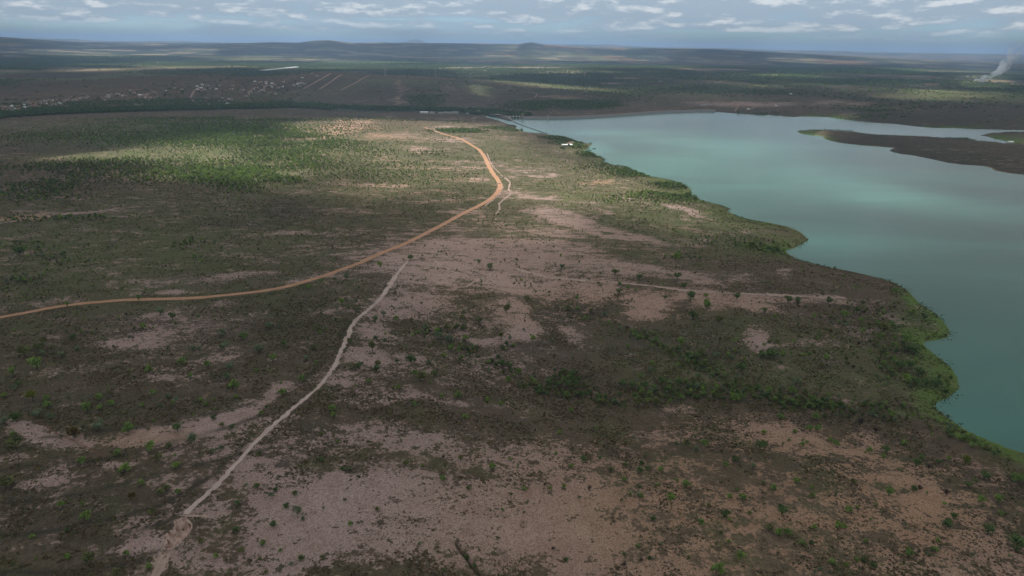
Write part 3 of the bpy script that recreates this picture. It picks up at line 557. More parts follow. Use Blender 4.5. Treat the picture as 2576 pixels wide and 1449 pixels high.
al = t.math('MULTIPLY', t.ss(dn, .05, .95), .86)
body = t.n('ShaderNodeMixShader', {0: .72, 1: t.n('ShaderNodeBsdfDiffuse', {'Color': (.9, .9, .9, 1)}).outputs[0], 2: t.n('ShaderNodeBsdfTranslucent', {'Color': (.54, .54, .54, 1)}).outputs[0]}).outputs[0]
t.n('ShaderNodeOutputMaterial', {0: t.n('ShaderNodeMixShader', {0: al, 1: t.n('ShaderNodeBsdfTransparent').outputs[0], 2: body}).outputs[0]})
tag(link('clouds', me, m), 'broken grey cloud deck high overhead', 'clouds', kind='stuff')

# ------------------------------------------------------------------ plants
def leaf_mat(name, c, c2):
    m, t = mat_new(name)
    oi = t.n('ShaderNodeObjectInfo').outputs['Random']; tn = t.n('ShaderNodeSeparateColor', {0: t.n('ShaderNodeAttribute', attribute_name='tone').outputs['Color']}).outputs[0]
    col = t.mix(oi, c, c2); v = t.math('MULTIPLY_ADD', tn, 1.0, .5)
    col = t.mix(1.0, col, t.n('ShaderNodeCombineXYZ', {0: v, 1: v, 2: v}).outputs[0], 'MULTIPLY')
    sh = t.n('ShaderNodeMixShader', {0: .38, 1: t.n('ShaderNodeBsdfDiffuse', {'Color': col}).outputs[0], 2: t.n('ShaderNodeBsdfTranslucent', {'Color': col}).outputs[0]})
    t.n('ShaderNodeOutputMaterial', {0: sh.outputs[0]}); return m
LEAF = dict(G=leaf_mat('bright_leaves', (.20, .29, .075), (.155, .23, .07)), D=leaf_mat('dark_leaves', (.095, .145, .055), (.125, .18, .068)), L=leaf_mat('grey_green_leaves', (.19, .235, .135), (.155, .20, .115)),
            O=leaf_mat('olive_leaves', (.16, .17, .065), (.135, .155, .065)), Y=leaf_mat('yellow_green_leaves', (.16, .18, .03), (.13, .16, .03)), R=leaf_mat('rusty_leaves', (.13, .085, .025), (.10, .075, .03)), N=leaf_mat('bare_twigs', (.10, .08, .07), (.08, .068, .06)))
BARK = simple('bark', (.09, .07, .055), .9, .3, 3)
def crown_mesh(name, seed, nleaf, lf, lobes, flat_=1.0, tall=1.0):
    rng = np.random.default_rng(seed)
    c = rng.normal(size=(lobes, 3)); c /= np.linalg.norm(c, axis=1)[:, None] + 1e-6; c *= rng.uniform(.25, .72, (lobes, 1)); c[:, 2] *= .62 * tall; c[:, 2] += .95 * tall
    c[:, :2] *= np.array([1.0, rng.uniform(.7, 1)]); rad = rng.uniform(.26, .52, lobes); tone = rng.uniform(.25, .95, lobes)
    li = rng.integers(0, lobes, nleaf); d = rng.normal(size=(nleaf, 3)); d /= np.linalg.norm(d, axis=1)[:, None]
    p = c[li] + d * (rad[li] * rng.uniform(.55, 1.05, nleaf))[:, None] * np.array([1, 1, .8 * flat_]); p[:, 2] = np.maximum(p[:, 2], .22 + .2 * rng.uniform(size=nleaf))
    nrm = d + rng.normal(size=(nleaf, 3)) * .6; nrm[:, 2] += .8; nrm /= np.linalg.norm(nrm, axis=1)[:, None]
    a = np.cross(nrm, rng.normal(size=(nleaf, 3))); a /= np.linalg.norm(a, axis=1)[:, None]; b = np.cross(nrm, a)
    s = (lf * rng.uniform(.6, 1.3, nleaf))[:, None]
    v = np.stack([p + a * s, p + b * s * .62 + nrm * s * .12, p - a * s, p - b * s * .62 + nrm * s * .12], 1).reshape(-1, 3)
    me = npmesh(name, v, np.arange(nleaf * 4).reshape(-1, 4), False)
    tt = np.repeat(np.clip(tone[li] + rng.normal(size=nleaf) * .12, 0, 1), 4); colattr(me, 'tone', np.stack([tt, tt, tt, tt * 0 + 1], 1)); return me
def trunk_mesh(name, seed, h=.85, r=.055, spread=.5):
    rng = random.Random(seed); mb = MB(); top = Vector((rng.uniform(-.1, .1), rng.uniform(-.1, .1), h * .55)); mb.tube((0, 0, -.15), top, r * 1.3, r * .85)
    for k in range(4):
        a = k * 1.57 + rng.uniform(-.5, .5); q = top + Vector((math.cos(a) * spread * .6, math.sin(a) * spread * .6, h * rng.uniform(.35, .6))); mb.tube(top, q, r * .7, r * .35, 5)
        mb.tube(q, q + Vector((math.cos(a + .5) * spread * .5, math.sin(a + .5) * spread * .5, h * .35)), r * .35, r * .12, 4)
    me = bpy.data.meshes.new(name); me.from_pydata(mb.v, [], mb.f); me.materials.append(BARK); return me
CROWN = {}
for k in LEAF:
    CROWN[k] = []
    for s in range(3):
        if k == 'N':
            me = bpy.data.meshes.new('crown'); mb = MB(); rg = random.Random(s)
            for q in range(46):
                a = rg.uniform(0, 6.28); e = rg.uniform(.2, 1.3); p0 = Vector((rg.uniform(-.15, .15), rg.uniform(-.15, .15), .3)); p1 = p0 + Vector((math.cos(a) * math.cos(e), math.sin(a) * math.cos(e), math.sin(e))) * rg.uniform(.5, .95)
                mb.tube(p0, p1, .03, .012, 3)
                for _ in range(3): mb.tube(p0.lerp(p1, rg.uniform(.5, 1)), p1 + Vector((rg.gauss(0, .2), rg.gauss(0, .2), rg.uniform(0, .25))), .014, .006, 3)
            me.from_pydata(mb.v, [], mb.f); colattr(me, 'tone', np.full((len(mb.v), 4), .6))
        else: me = crown_mesh('crown', hash((ord(k), s)) % 9999, 520, .115, 9 + s * 2, 1, (1.0, .8, 1.25)[s])
        me.materials.append(LEAF[k]); CROWN[k].append(me)
TRUNK = [trunk_mesh('trunk', s, (.85, .7, 1.05)[s]) for s in range(3)]

TREES = dict(
A=[(570, 65, 50, 'D'), (180, 55, 80, 'D'), (898, 1345, 70, 'G'), (1005, 1392, 70, 'G'), (425, 1348, 60, 'G'), (425, 1412, 70, 'G'), (290, 1355, 100, 'Y'), (1330, 1108, 80, 'G'), (1370, 1278, 60, 'G'), (1440, 1392, 50, 'L'), (1490, 1312, 55, 'L'), (1580, 1328, 55, 'L'), (1275, 1392, 50, 'G'), (1540, 1365, 40, 'G'), (1790, 1350, 45, 'G'), (1840, 1380, 50, 'G'), (780, 1446, 80, 'G'), (900, 1425, 50, 'G'), (110, 1115, 70, 'G'), (330, 1060, 120, 'G'), (690, 905, 60, 'L'), (1720, 890, 55, 'L'), (1770, 892, 50, 'L'), (2165, 800, 85, 'G'), (2312, 908, 85, 'L'), (2430, 1000, 60, 'L'), (2080, 1245, 100, 'G'), (2030, 1152, 80, 'L'), (2060, 1062, 80, 'L'), (1860, 1038, 70, 'G'), (1700, 1132, 50, 'G'), (1620, 1022, 70, 'G'), (1540, 618, 70, 'D'), (1280, 712, 70, 'G'), (1430, 575, 90, 'L'), (1765, 593, 35, 'G'), (1150, 1116, 50, 'O'), (1240, 452, 50, 'G'), (605, 505, 45, 'G'), (550, 955, 70, 'L'), (380, 945, 60, 'L'), (220, 950, 90, 'O'), (350, 905, 70, 'O'), (2290, 1085, 45, 'G'), (2110, 1315, 50, 'G'), (1910, 1340, 40, 'O'), (50, 1315, 45, 'G'), (170, 1215, 60, 'D'), (130, 1255, 55, 'L'), (655, 800, 60, 'D'), (390, 830, 60, 'O'), (2000, 890, 80, 'L'), (1985, 765, 90, 'L')],
B=[(520, 352, 60, 'G'), (465, 335, 35, 'G'), (635, 278, 45, 'G'), (760, 272, 40, 'O'), (860, 265, 60, 'L'), (390, 412, 30, 'L'), (1300, 632, 55, 'G'), (1120, 648, 70, 'D'), (1125, 798, 50, 'D'), (895, 832, 60, 'O'), (88, 906, 90, 'L'), (305, 860, 65, 'D'), (572, 900, 70, 'O'), (210, 998, 75, 'G'), (500, 988, 60, 'L'), (585, 1022, 45, 'G'), (460, 1176, 75, 'G'), (300, 1300, 75, 'G'), (1095, 905, 95, 'O'), (970, 1065, 90, 'D'), (1140, 1042, 70, 'O'), (1128, 1085, 70, 'D'), (1440, 1020, 110, 'D'), (1462, 1122, 75, 'G'), (1640, 1128, 70, 'D'), (1530, 1168, 100, 'O'), (1275, 1250, 55, 'O'), (1330, 1240, 50, 'G'), (1850, 1322, 85, 'G'), (1700, 1318, 50, 'G'), (1470, 1385, 65, 'G'), (742, 1438, 85, 'G'), (1790, 900, 70, 'G'), (1730, 950, 55, 'G'), (1600, 885, 50, 'O'), (1880, 978, 60, 'G'), (1915, 808, 70, 'G'), (1760, 726, 75, 'O'), (1680, 796, 85, 'L'), (1770, 818, 95, 'L'), (2245, 1045, 90, 'D'), (2310, 1050, 80, 'D'), (2300, 1168, 65, 'G'), (2395, 1104, 50, 'G'), (2115, 1355, 60, 'G'), (2235, 1385, 60, 'G'), (2130, 1082, 50, 'L'), (1570, 710, 70, 'L'), (2040, 656, 70, 'O'), (1890, 612, 50, 'O'), (150, 1416, 40, 'D'), (2140, 165, 75, 'D'), (2040, 116, 45, 'D'), (270, 688, 50, 'L'), (170, 702, 80, 'L'), (620, 750, 40, 'G'), (1190, 590, 60, 'L'), (1440, 640, 45, 'O'), (685, 715, 40, 'G'), (605, 725, 70, 'O'), (450, 490, 45, 'O'), (820, 490, 60, 'G'), (960, 548, 60, 'L'), (880, 522, 40, 'L'), (1065, 1190, 45, 'G'), (1310, 1010, 55, 'D'), (1600, 1020, 60, 'L'), (1200, 820, 40, 'D'), (2290, 560, 90, 'O'), (2320, 800, 50, 'L'), (2240, 790, 60, 'O'), (1950, 950, 45, 'L'), (1160, 150, 60, 'G'), (1430, 92, 60, 'D')],
C=[(1065, 325, 50, 'G'), (1058, 395, 60, 'D'), (1135, 353, 40, 'G'), (875, 308, 30, 'O'), (1832, 420, 45, 'G'), (690, 535, 50, 'G'), (600, 540, 75, 'O'), (750, 628, 50, 'G'), (975, 660, 45, 'G'), (240, 458, 65, 'O'), (680, 438, 40, 'G'), (292, 815, 65, 'G'), (460, 820, 50, 'L'), (1145, 875, 45, 'G'), (1500, 935, 60, 'O'), (1350, 1032, 55, 'G'), (1030, 1075, 50, 'O'), (1250, 1135, 60, 'G'), (1345, 1100, 70, 'L'), (70, 1175, 70, 'G'), (165, 1092, 50, 'G'), (285, 1165, 50, 'G'), (1840, 520, 95, 'G'), (1700, 460, 100, 'D'), (1720, 622, 95, 'D'), (1920, 968, 85, 'L'), (2060, 975, 60, 'L'), (2150, 1085, 95, 'D'), (1760, 1150, 80, 'L'), (2330, 970, 90, 'D'), (2400, 975, 90, 'D'), (1390, 825, 60, 'G'), (1610, 850, 85, 'G'), (1780, 950, 95, 'O'), (2100, 1360, 90, 'G'), (1390, 1385, 90, 'O'), (1230, 1392, 100, 'O'), (630, 1446, 60, 'G'), (510, 1305, 60, 'O'), (1565, 95, 90, 'G'), (1580, 255, 70, 'D'), (1025, 222, 85, 'D'), (1950, 650, 80, 'O'), (490, 1150, 60, 'D'), (440, 1215, 80, 'D'), (520, 1220, 80, 'D'), (600, 1225, 90, 'D'), (680, 1215, 70, 'D'), (1090, 1215, 90, 'D'), (1180, 1235, 90, 'D'), (1290, 1240, 90, 'D'), (1440, 1200, 85, 'D'), (1590, 1210, 90, 'D'), (930, 590, 55, 'L'), (810, 560, 60, 'O'), (1470, 440, 50, 'D'), (2110, 440, 70, 'D'), (1640, 345, 60, 'D'), (550, 170, 50, 'D'), (1240, 265, 70, 'D')],
D=[(1440, 580, 60, 'G'), (1300, 395, 70, 'G'), (940, 352, 40, 'G'), (1550, 620, 60, 'D'), (1380, 842, 110, 'G'), (1460, 930, 90, 'D'), (1410, 905, 80, 'D'), (1160, 955, 100, 'O'), (1340, 1060, 90, 'D'), (1420, 1065, 90, 'D'), (1400, 1190, 90, 'G'), (1480, 1205, 95, 'D'), (1570, 1215, 95, 'D'), (1650, 1225, 90, 'D'), (1260, 690, 65, 'G'), (680, 985, 75, 'G'), (850, 690, 50, 'L'), (1500, 1130, 90, 'D'), (560, 615, 55, 'G'), (220, 600, 35, 'G'), (130, 555, 60, 'D'), (700, 480, 70, 'D'), (950, 555, 65, 'D'), (830, 600, 80, 'G'), (640, 1050, 60, 'O'), (400, 1215, 95, 'L'), (160, 1290, 70, 'G'), (380, 1285, 90, 'G'), (210, 960, 95, 'D'), (290, 950, 70, 'G'), (1200, 960, 60, 'G'), (340, 470, 70, 'D'), (420, 475, 70, 'D'), (1000, 490, 50, 'O'), (1190, 740, 95, 'O'), (980, 635, 50, 'G'), (830, 240, 30, 'G'), (1250, 1090, 70, 'D')],
E=[(885, 155, 90, 'L'), (1140, 175, 115, 'G'), (665, 225, 105, 'R'), (1575, 165, 90, 'D'), (1340, 352, 95, 'G'), (1405, 430, 85, 'O'), (1105, 530, 100, 'G'), (1720, 268, 95, 'L'), (760, 965, 95, 'G'), (720, 458, 70, 'G'), (1350, 905, 70, 'O'), (1418, 740, 70, 'O'), (1572, 722, 65, 'G'), (1475, 690, 60, 'O'), (1575, 490, 70, 'G'), (1250, 648, 60, 'G'), (1170, 780, 70, 'R'), (560, 840, 65, 'G'), (730, 825, 40, 'G'), (1968, 325, 60, 'L'), (1870, 358, 65, 'L'), (1970, 125, 60, 'O'), (1892, 60, 60, 'D'), (2312, 28, 50, 'G'), (2290, 378, 55, 'D'), (2060, 145, 60, 'D'), (800, 1335, 115, 'O'), (605, 1300, 60, 'G'), (1130, 1262, 60, 'G'), (1320, 1372, 60, 'G'), (2110, 815, 60, 'D'), (2100, 1052, 65, 'D'), (2332, 1172, 60, 'O'), (1920, 1284, 50, 'G'), (600, 1065, 45, 'D'), (295, 1118, 50, 'G'), (140, 322, 120, 'O'), (150, 85, 100, 'D'), (40, 105, 70, 'L'), (335, 45, 80, 'L'), (455, 65, 65, 'L'), (120, 212, 50, 'G'), (60, 675, 120, 'O'), (1035, 372, 60, 'G'), (1500, 325, 70, 'O'), (2280, 672, 60, 'D'), (2150, 1240, 60, 'O'), (1040, 1435, 70, 'O'), (1785, 1165, 55, 'O')],
F=[(1714, 600, 65, 'G'), (1932, 680, 60, 'O'), (2150, 490, 70, 'G'), (895, 1005, 55, 'G'), (235, 690, 50, 'D'), (320, 840, 60, 'D'), (425, 905, 95, 'L'), (470, 962, 55, 'L'), (212, 1015, 60, 'D'), (112, 1185, 60, 'G'), (822, 515, 50, 'D'), (885, 515, 40, 'D'), (1905, 55, 65, 'G'), (780, 265, 40, 'G'), (640, 432, 55, 'D'), (1865, 418, 55, 'O'), (75, 385, 50, 'O'), (60, 675, 60, 'O'), (738, 36, 70, 'G'), (450, 1312, 60, 'D'), (275, 1238, 40, 'G'), (650, 1288, 40, 'D'), (1350, 932, 35, 'G'), (1130, 882, 50, 'O'), (1715, 400, 45, 'N'), (1380, 460, 60, 'O'), (1530, 470, 35, 'G'), (1640, 466, 30, 'G'), (400, 735, 60, 'D'), (190, 745, 50, 'L'), (840, 795, 40, 'O'), (2240, 865, 40, 'G'), (1915, 1215, 60, 'D'), (1990, 1305, 50, 'D'), (630, 205, 55, 'O'), (690, 800, 25, 'G'), (2435, 690, 55, 'G')],
G=[(1918, 1425, 125, 'G'), (2120, 1290, 85, 'G'), (1508, 790, 90, 'G'), (1650, 658, 75, 'G'), (1242, 745, 58, 'G'), (1150, 722, 40, 'G'), (1105, 588, 50, 'G'), (1240, 658, 40, 'D'), (570, 660, 45, 'G'), (445, 672, 45, 'G'), (500, 375, 38, 'G'), (535, 190, 52, 'G'), (2040, 760, 65, 'G'), (2150, 762, 70, 'G'), (2100, 690, 40, 'G'), (1770, 990, 75, 'G'), (1990, 930, 85, 'D'), (2028, 962, 40, 'G'), (1800, 290, 75, 'G'), (1730, 340, 60, 'L'), (1425, 515, 60, 'G'), (1300, 505, 60, 'D'), (1250, 455, 60, 'D'), (2332, 190, 42, 'G'), (2005, 475, 60, 'G'), (1215, 1195, 45, 'G'), (1425, 1172, 45, 'L'), (1460, 1232, 35, 'G'), (2030, 1160, 50, 'G'), (590, 1305, 55, 'D'), (1090, 1062, 35, 'G'), (1560, 605, 40, 'G'), (630, 480, 45, 'G'), (740, 445, 80, 'D'), (885, 412, 45, 'D'), (470, 1205, 50, 'N'), (1100, 1355, 65, 'N'), (1100, 1272, 50, 'D'), (790, 675, 60, 'N'), (1330, 1302, 45, 'D'), (2090, 425, 70, 'D'), (2310, 320, 90, 'D'), (1360, 945, 60, 'D'), (1110, 475, 50, 'D'), (985, 515, 60, 'O'), (700, 752, 35, 'L'), (565, 320, 30, 'L'), (1230, 520, 70, 'D'), (1255, 1315, 40, 'N'), (1010, 965, 50, 'N'), (2210, 905, 45, 'O'), (2415, 660, 45, 'G'), (1955, 1080, 40, 'O'), (1850, 830, 40, 'O'), (2240, 490, 60, 'L'), (2330, 640, 50, 'O'), (1650, 290, 60, 'O'), (2390, 1050, 70, 'O')],
H=[(125, 185, 45, 'G'), (240, 170, 22, 'G'), (395, 182, 50, 'G'), (340, 255, 36, 'G'), (455, 300, 50, 'G'), (505, 272, 35, 'G'), (705, 265, 55, 'G'), (765, 300, 70, 'G'), (1050, 355, 55, 'G'), (1200, 358, 85, 'D'), (1180, 408, 55, 'G'), (545, 750, 60, 'G'), (540, 680, 35, 'G'), (215, 685, 60, 'G'), (410, 618, 58, 'G'), (1222, 745, 80, 'G'), (875, 886, 65, 'G'), (945, 850, 32, 'G'), (280, 905, 95, 'D'), (260, 1095, 80, 'G'), (340, 1098, 85, 'G'), (460, 1190, 70, 'G'), (545, 1180, 50, 'D'), (770, 1040, 70, 'G'), (830, 1030, 65, 'G'), (560, 1035, 60, 'G'), (725, 1355, 60, 'G'), (845, 1370, 40, 'G'), (2035, 792, 80, 'G'), (2190, 800, 85, 'G'), (1905, 468, 75, 'Y'), (2070, 595, 85, 'D'), (1730, 1032, 85, 'D'), (1650, 1236, 50, 'G'), (1610, 1235, 50, 'D'), (2360, 1230, 130, 'D'), (1025, 1168, 45, 'G'), (1100, 1380, 60, 'D'), (275, 60, 80, 'G'), (585, 68, 75, 'G'), (525, 160, 80, 'G'), (600, 160, 80, 'G'), (1355, 290, 58, 'G'), (1440, 700, 60, 'D'), (1500, 690, 60, 'N'), (1735, 735, 60, 'N'), (2100, 1085, 80, 'D'), (2330, 610, 85, 'G'), (2400, 620, 80, 'G'), (1110, 170, 55, 'N'), (970, 110, 85, 'N'), (1580, 500, 55, 'N'), (1470, 480, 70, 'D'), (1760, 420, 45, 'G'), (1665, 455, 55, 'D'), (1520, 415, 55, 'G'), (1930, 660, 60, 'D'), (1800, 950, 60, 'D'), (1400, 1280, 90, 'G'), (910, 640, 50, 'O'), (2210, 910, 45, 'G'), (1550, 1270, 45, 'L'), (575, 1430, 38, 'L'), (625, 1405, 45, 'L'), (935, 1330, 45, 'G'), (1000, 1320, 45, 'D'), (1650, 1145, 45, 'G'), (2000, 620, 40, 'G')])
HUE = dict(G='bright green', D='dark green', L='grey-green', O='dull olive', Y='yellow-green', R='rusty brown', N='bare leafless')
HUGE = 0.62
plants = []
for c, lst in TREES.items():
    s = CR[c][2]; pts = P(c, *[(q[0], q[1]) for q in lst]); wp = WP(pts)
    for (cx, cy, wd, k), (px, py), (x, y, z) in zip(lst, pts, wp):
        rad = .5 * wd / s * K / FPX * math.sqrt(x * x + y * y + (CAM_H - z) ** 2)
        plants.append([rad * 1.05, x, y, z, k, px, py])
plants.sort(reverse=True); plants = [p for p in plants if p[3] > .2 or True][:430]
PXY = np.array([(p[1], p[2]) for p in plants])
NSHORE = nsW[:]
def near_what(x, y, px, py, rad):
    X, Y = np.array([x]), np.array([y])
    d = dict(road=seg_dist(X, Y, ROADW[:, :2])[0], track=seg_dist(X, Y, TRACKW[:, :2])[0], g1=seg_dist(X, Y, GUL1)[0], g2=seg_dist(X, Y, GUL2)[0], pit=seg_dist(X, Y, PIT, True)[0], crack=seg_dist(X, Y, CRACK)[0], shore=sdf(X, Y)[0])
    if d['pit'] < 22: return 'near the erosion pit'
    if d['crack'] < 10: return 'in the narrow bottom gully'
    if d['road'] < 12: return 'beside the orange road'
    if d['track'] < 9: return 'beside the pale track'
    if d['g1'] < 18: return 'in the upper gully'
    if d['g2'] < 20: return 'in the lower gully'
    if d['shore'] < 45: return 'by the lake shore'
    if d['track'] < 45: return 'near the pale track'
    return ''
SF = cover(SAND, PXY[:, 0], PXY[:, 1]); BF = cover(BROWN, PXY[:, 0], PXY[:, 1])
used = {}
rng = random.Random(8); ntree = {'tree': 0, 'shrub': 0}; extra = []
for n_, (rad, x, y, z, k, px, py) in enumerate(plants):
    kind = 'tree' if rad > 2.3 or k in 'R' else 'shrub'
    if ntree[kind] >= 290: extra.append((x, y, rad, k)); continue
    ntree[kind] += 1; var = (2 if rng.random() < .3 else 0) if kind == 'tree' else rng.choice((0, 1, 1))
    o = empty(kind, (x, y, z), rng.uniform(0, 6.28)); sc = rad * rng.uniform(.95, 1.1); o.scale = (sc, sc, sc * rng.uniform(.9, 1.15))
    link('crown', CROWN[k][rng.choice((0, 1, 2)) if k == 'N' else var], LEAF[k], o)
    link('trunk', TRUNK[var], BARK, o)
    size = ('tiny', 'small', 'middling', 'broad', 'large')[int(np.clip((rad - .7) / .75, 0, 4))]
    ground = near_what(x, y, px, py, rad) or ('on pale sand' if SF[n_] > .55 else 'on brown dry grass' if BF[n_] > .35 else 'amid thin sandy scrub' if SF[n_] > .25 else 'in dark low scrub')
    col = ('far left', 'left', 'centre', 'right', 'far right')[int(np.clip(px / 2576 * 5, 0, 4))]
    row = ('beyond the road', 'mid-distance', 'lower middle', 'near bottom')[int(np.clip((py - 560) / 230, 0, 3))]
    o['_l'] = (HUE[k], size, kind, ground, row, col); o['_p'] = px
    o['category'] = kind; o['group'] = f'{HUE[k]} {kind}s ' + row
    used.setdefault((HUE[k], size, kind, ground, row, col), []).append(o)
ORD = ('leftmost', 'second from left', 'third from left', 'fourth from left', 'fifth from left', 'sixth from left', 'seventh from left', 'eighth from left', 'ninth from left', 'tenth from left') + tuple(f'{q} from left' for q in 'eleventh twelfth thirteenth fourteenth fifteenth sixteenth seventeenth eighteenth nineteenth twentieth'.split())
for (hue, size, kind, ground, row, col), lst in used.items():
    lst.sort(key=lambda o: o['_p'])
    for n_, o in enumerate(lst):
        lab = f'{size} {hue} {kind} {ground}, {row} {col}'
        if len(lst) > 1: lab += ', ' + ('rightmost' if n_ == len(lst) - 1 else ORD[n_])
        w_ = lab.split()
        assert len(w_) <= 16, lab; o['label'] = lab; del o['_l']; del o['_p']

# scattered cover that nobody would count: instanced on points
def protocol(name, meshes):
    c = bpy.data.collections.new(name)
    for k, me in enumerate(meshes):
        o = bpy.data.objects.new(f'{name}_{k:02d}', me); c.objects.link(o)
    return c
def scatter(name, coll, pts, scl, zs, idx, label, cat):
    me = bpy.data.meshes.new(name); n = len(pts); me.vertices.add(n); me.vertices.foreach_set('co', np.asarray(pts, np.float32).ravel())
    rg = np.random.default_rng(5)
    for an, tp, vals, key in (('scl', 'FLOAT_VECTOR', np.stack([scl, scl, scl * zs], 1), 'vector'), ('rot', 'FLOAT_VECTOR', np.stack([scl * 0, scl * 0, rg.uniform(0, 6.28, n)], 1), 'vector'), ('idx', 'INT', np.asarray(idx, np.int32), 'value')):
        a = me.attributes.new(an, tp, 'POINT'); a.data.foreach_set(key, np.asarray(vals, np.int32 if tp == 'INT' else np.float32).ravel())
    o = bpy.data.objects.new(name, me); COL.objects.link(o)
    ng = bpy.data.node_groups.new(name, 'GeometryNodeTree'); ng.interface.new_socket('Geometry', in_out='INPUT', socket_type='NodeSocketGeometry'); ng.interface.new_socket('Geometry', in_out='OUTPUT', socket_type='NodeSocketGeometry')
    N, L = ng.nodes, ng.links; gi, go = N.new('NodeGroupInput'), N.new('NodeGroupOutput'); ip = N.new('GeometryNodeInstanceOnPoints'); ci = N.new('GeometryNodeCollectionInfo')
    ci.inputs['Collection'].default_value = coll; ci.inputs['Separate Children'].default_value = True; ci.inputs['Reset Children'].default_value = True; ip.inputs['Pick Instance'].default_value = True
    def at(nm, tp):
        q = N.new('GeometryNodeInputNamedAttribute'); q.data_type = tp; q.inputs['Name'].default_value = nm; return [s for s in q.outputs if s.enabled][0]
    L.new(gi.outputs[0], ip.inputs['Points']); L.new(ci.outputs[0], ip.inputs['Instance']); L.new(at('idx', 'INT'), ip.inputs['Instance Index']); L.new(at('scl', 'FLOAT_VECTOR'), ip.inputs['Scale']); L.new(at('rot', 'FLOAT_VECTOR'), ip.inputs['Rotation']); L.new(ip.outputs[0], go.inputs[0])
    md = o.modifiers.new('scatter', 'NODES'); md.node_group = ng
    return tag(o, label, cat, kind='stuff')
KEYS = 'GDLOYRN'
def with_trunk(cm, tm):                                     # one light mesh: crown and trunk
    bm = bmesh.new(); bm.from_mesh(cm); n0 = len(bm.faces); bm.from_mesh(tm); me = bpy.data.meshes.new('plant')
    for f in list(bm.faces)[n0:]: f.material_index = 1
    bm.to_mesh(me); bm.free(); me.materials.append(cm.materials[0]); me.materials.append(BARK); return me
protos = []
for k in KEYS:
    for s in range(3):
        if k == 'N': cm = CROWN['N'][s]
        else:
            cm = crown_mesh('crown', 77 + ord(k) * 3 + s, 170, .20, 8, 1, (1, .8, 1.3)[s]); cm.materials.append(LEAF[k])
        protos.append(with_trunk(cm, TRUNK[s]))
PLANTS = protocol('plants', protos)
FOREST = [(1447, 366, 26, 8, 1), (1400, 361, 24, 5, .7), (1425, 374, 22, 3, .6), (2200, 800, 130, 60, .26), (2430, 1108, 140, 7, 1, 24), (2240, 336, 230, 3, .55), (2420, 350, 100, 4, .5), (2250, 378, 12, 6, .8), (880, 322, 110, 14, .34), (200, 262, 260, 12, .55), (430, 245, 130, 12, .5), (600, 225, 130, 14, .45), (720, 215, 60, 10, .4), (300, 352, 350, 30, .5), (650, 340, 200, 36, .6), (330, 425, 350, 34, .62), (100, 480, 150, 30, .6), (560, 440, 140, 26, .75), (620, 470, 90, 20, .6), (130, 555, 160, 14, .6), (60, 620, 80, 14, .4), (700, 405, 150, 36, .6), (850, 365, 120, 18, .45), (950, 430, 200, 40, .26), (720, 455, 60, 10, .9), (800, 350, 60, 14, .5), (500, 320, 300, 16, .45), (900, 300, 150, 8, .4), (1000, 385, 120, 10, .5), (1150, 330, 70, 7, .95), (1250, 325, 60, 7, .6), (560, 300, 300, 6, .6), (1100, 305, 150, 6, .3), (1330, 320, 60, 6, .6),
          (1425, 350, 58, 13, 1), (1500, 390, 44, 11, 1), (1600, 438, 70, 9, .95), (1700, 470, 46, 10, 1), (1742, 498, 40, 10, .95), (1560, 425, 130, 20, .5), (1650, 500, 130, 14, .55), (1720, 500, 70, 9, .9), (1530, 500, 60, 8, .4), (1935, 632, 80, 9, 1), (1860, 612, 140, 20, .42), (1700, 645, 120, 12, .4), (1760, 655, 60, 10, .5),
          (2050, 900, 220, 60, .24), (2250, 900, 90, 46, .62), (2330, 968, 60, 34, .85), (2280, 880, 30, 30, .7), (1750, 968, 190, 9, .9), (1960, 978, 170, 13, .7), (2100, 1003, 130, 10, .7), (2200, 1035, 120, 14, .6), (1410, 965, 50, 9, 1), (1270, 912, 18, 12, 1), (1600, 970, 60, 14, .9), (1640, 850, 30, 8, .7), (1700, 890, 60, 16, .45), (1800, 930, 120, 24, .5), (2230, 850, 100, 30, .35), (2420, 1090, 140, 8, .9, 24), (2500, 1150, 130, 9, .6, 24),
          (1120, 850, 60, 12, .5), (1160, 840, 40, 8, .6), (500, 620, 60, 10, .6), (540, 650, 20, 10, .6), (80, 700, 70, 10, .5), (150, 650, 90, 20, .25),
          (1400, 262, 150, 8, .9), (1490, 262, 70, 8, 1), (1560, 240, 90, 10, .8), (1580, 235, 120, 6, .8), (1900, 290, 80, 4, .7), (2180, 295, 100, 5, .6), (2270, 270, 150, 8, .7), (1750, 225, 120, 10, .5), (1950, 225, 150, 14, .8), (2250, 230, 200, 10, .5), (1080, 235, 50, 6, .9), (1075, 250, 40, 10, .7), (560, 262, 300, 5, .6), (200, 275, 220, 5, .7), (700, 250, 60, 6, .8), (660, 235, 50, 5, .7), (350, 258, 60, 6, .5), (1240, 280, 30, 4, .6)]
OPEN = [(150, 372, 190, 24, .9), (1640, 850, 70, 40, 0), (2250, 305, 180, 16, .8), (2300, 380, 260, 30, .75), (1000, 340, 85, 10, .9), (1440, 820, 80, 26, .6), (1120, 1270, 330, 90, .5)]
rg = np.random.default_rng(12)
step = 3.9; nx = int(5200 / step); ny = int(2700 / step)
X, Y = np.meshgrid(-2400 + step * np.arange(nx), 130 + step * np.arange(ny)); X = (X + rg.uniform(-.5, .5, X.shape) * step * 1.4).ravel(); Y = (Y + rg.uniform(-.5, .5, Y.shape) * step * 1.4).ravel()
keep = (np.abs(np.arctan2(X, Y)) < R(44)) & (np.hypot(X, Y) < 2700); X, Y = X[keep], Y[keep]
wx, wy = X + (fbm(X, Y, 60, 3, 31) - .5) * 50, Y + (fbm(X, Y, 60, 3, 37) - .5) * 50
S_ = sdf(X, Y); ff = cover(FOREST, wx, wy); op = cover(OPEN, X, Y); sd_ = cover(SAND, wx, wy); gn = cover(GREEN, wx, wy)
dr = river_d(X, Y); rad_ = np.hypot(X, Y)
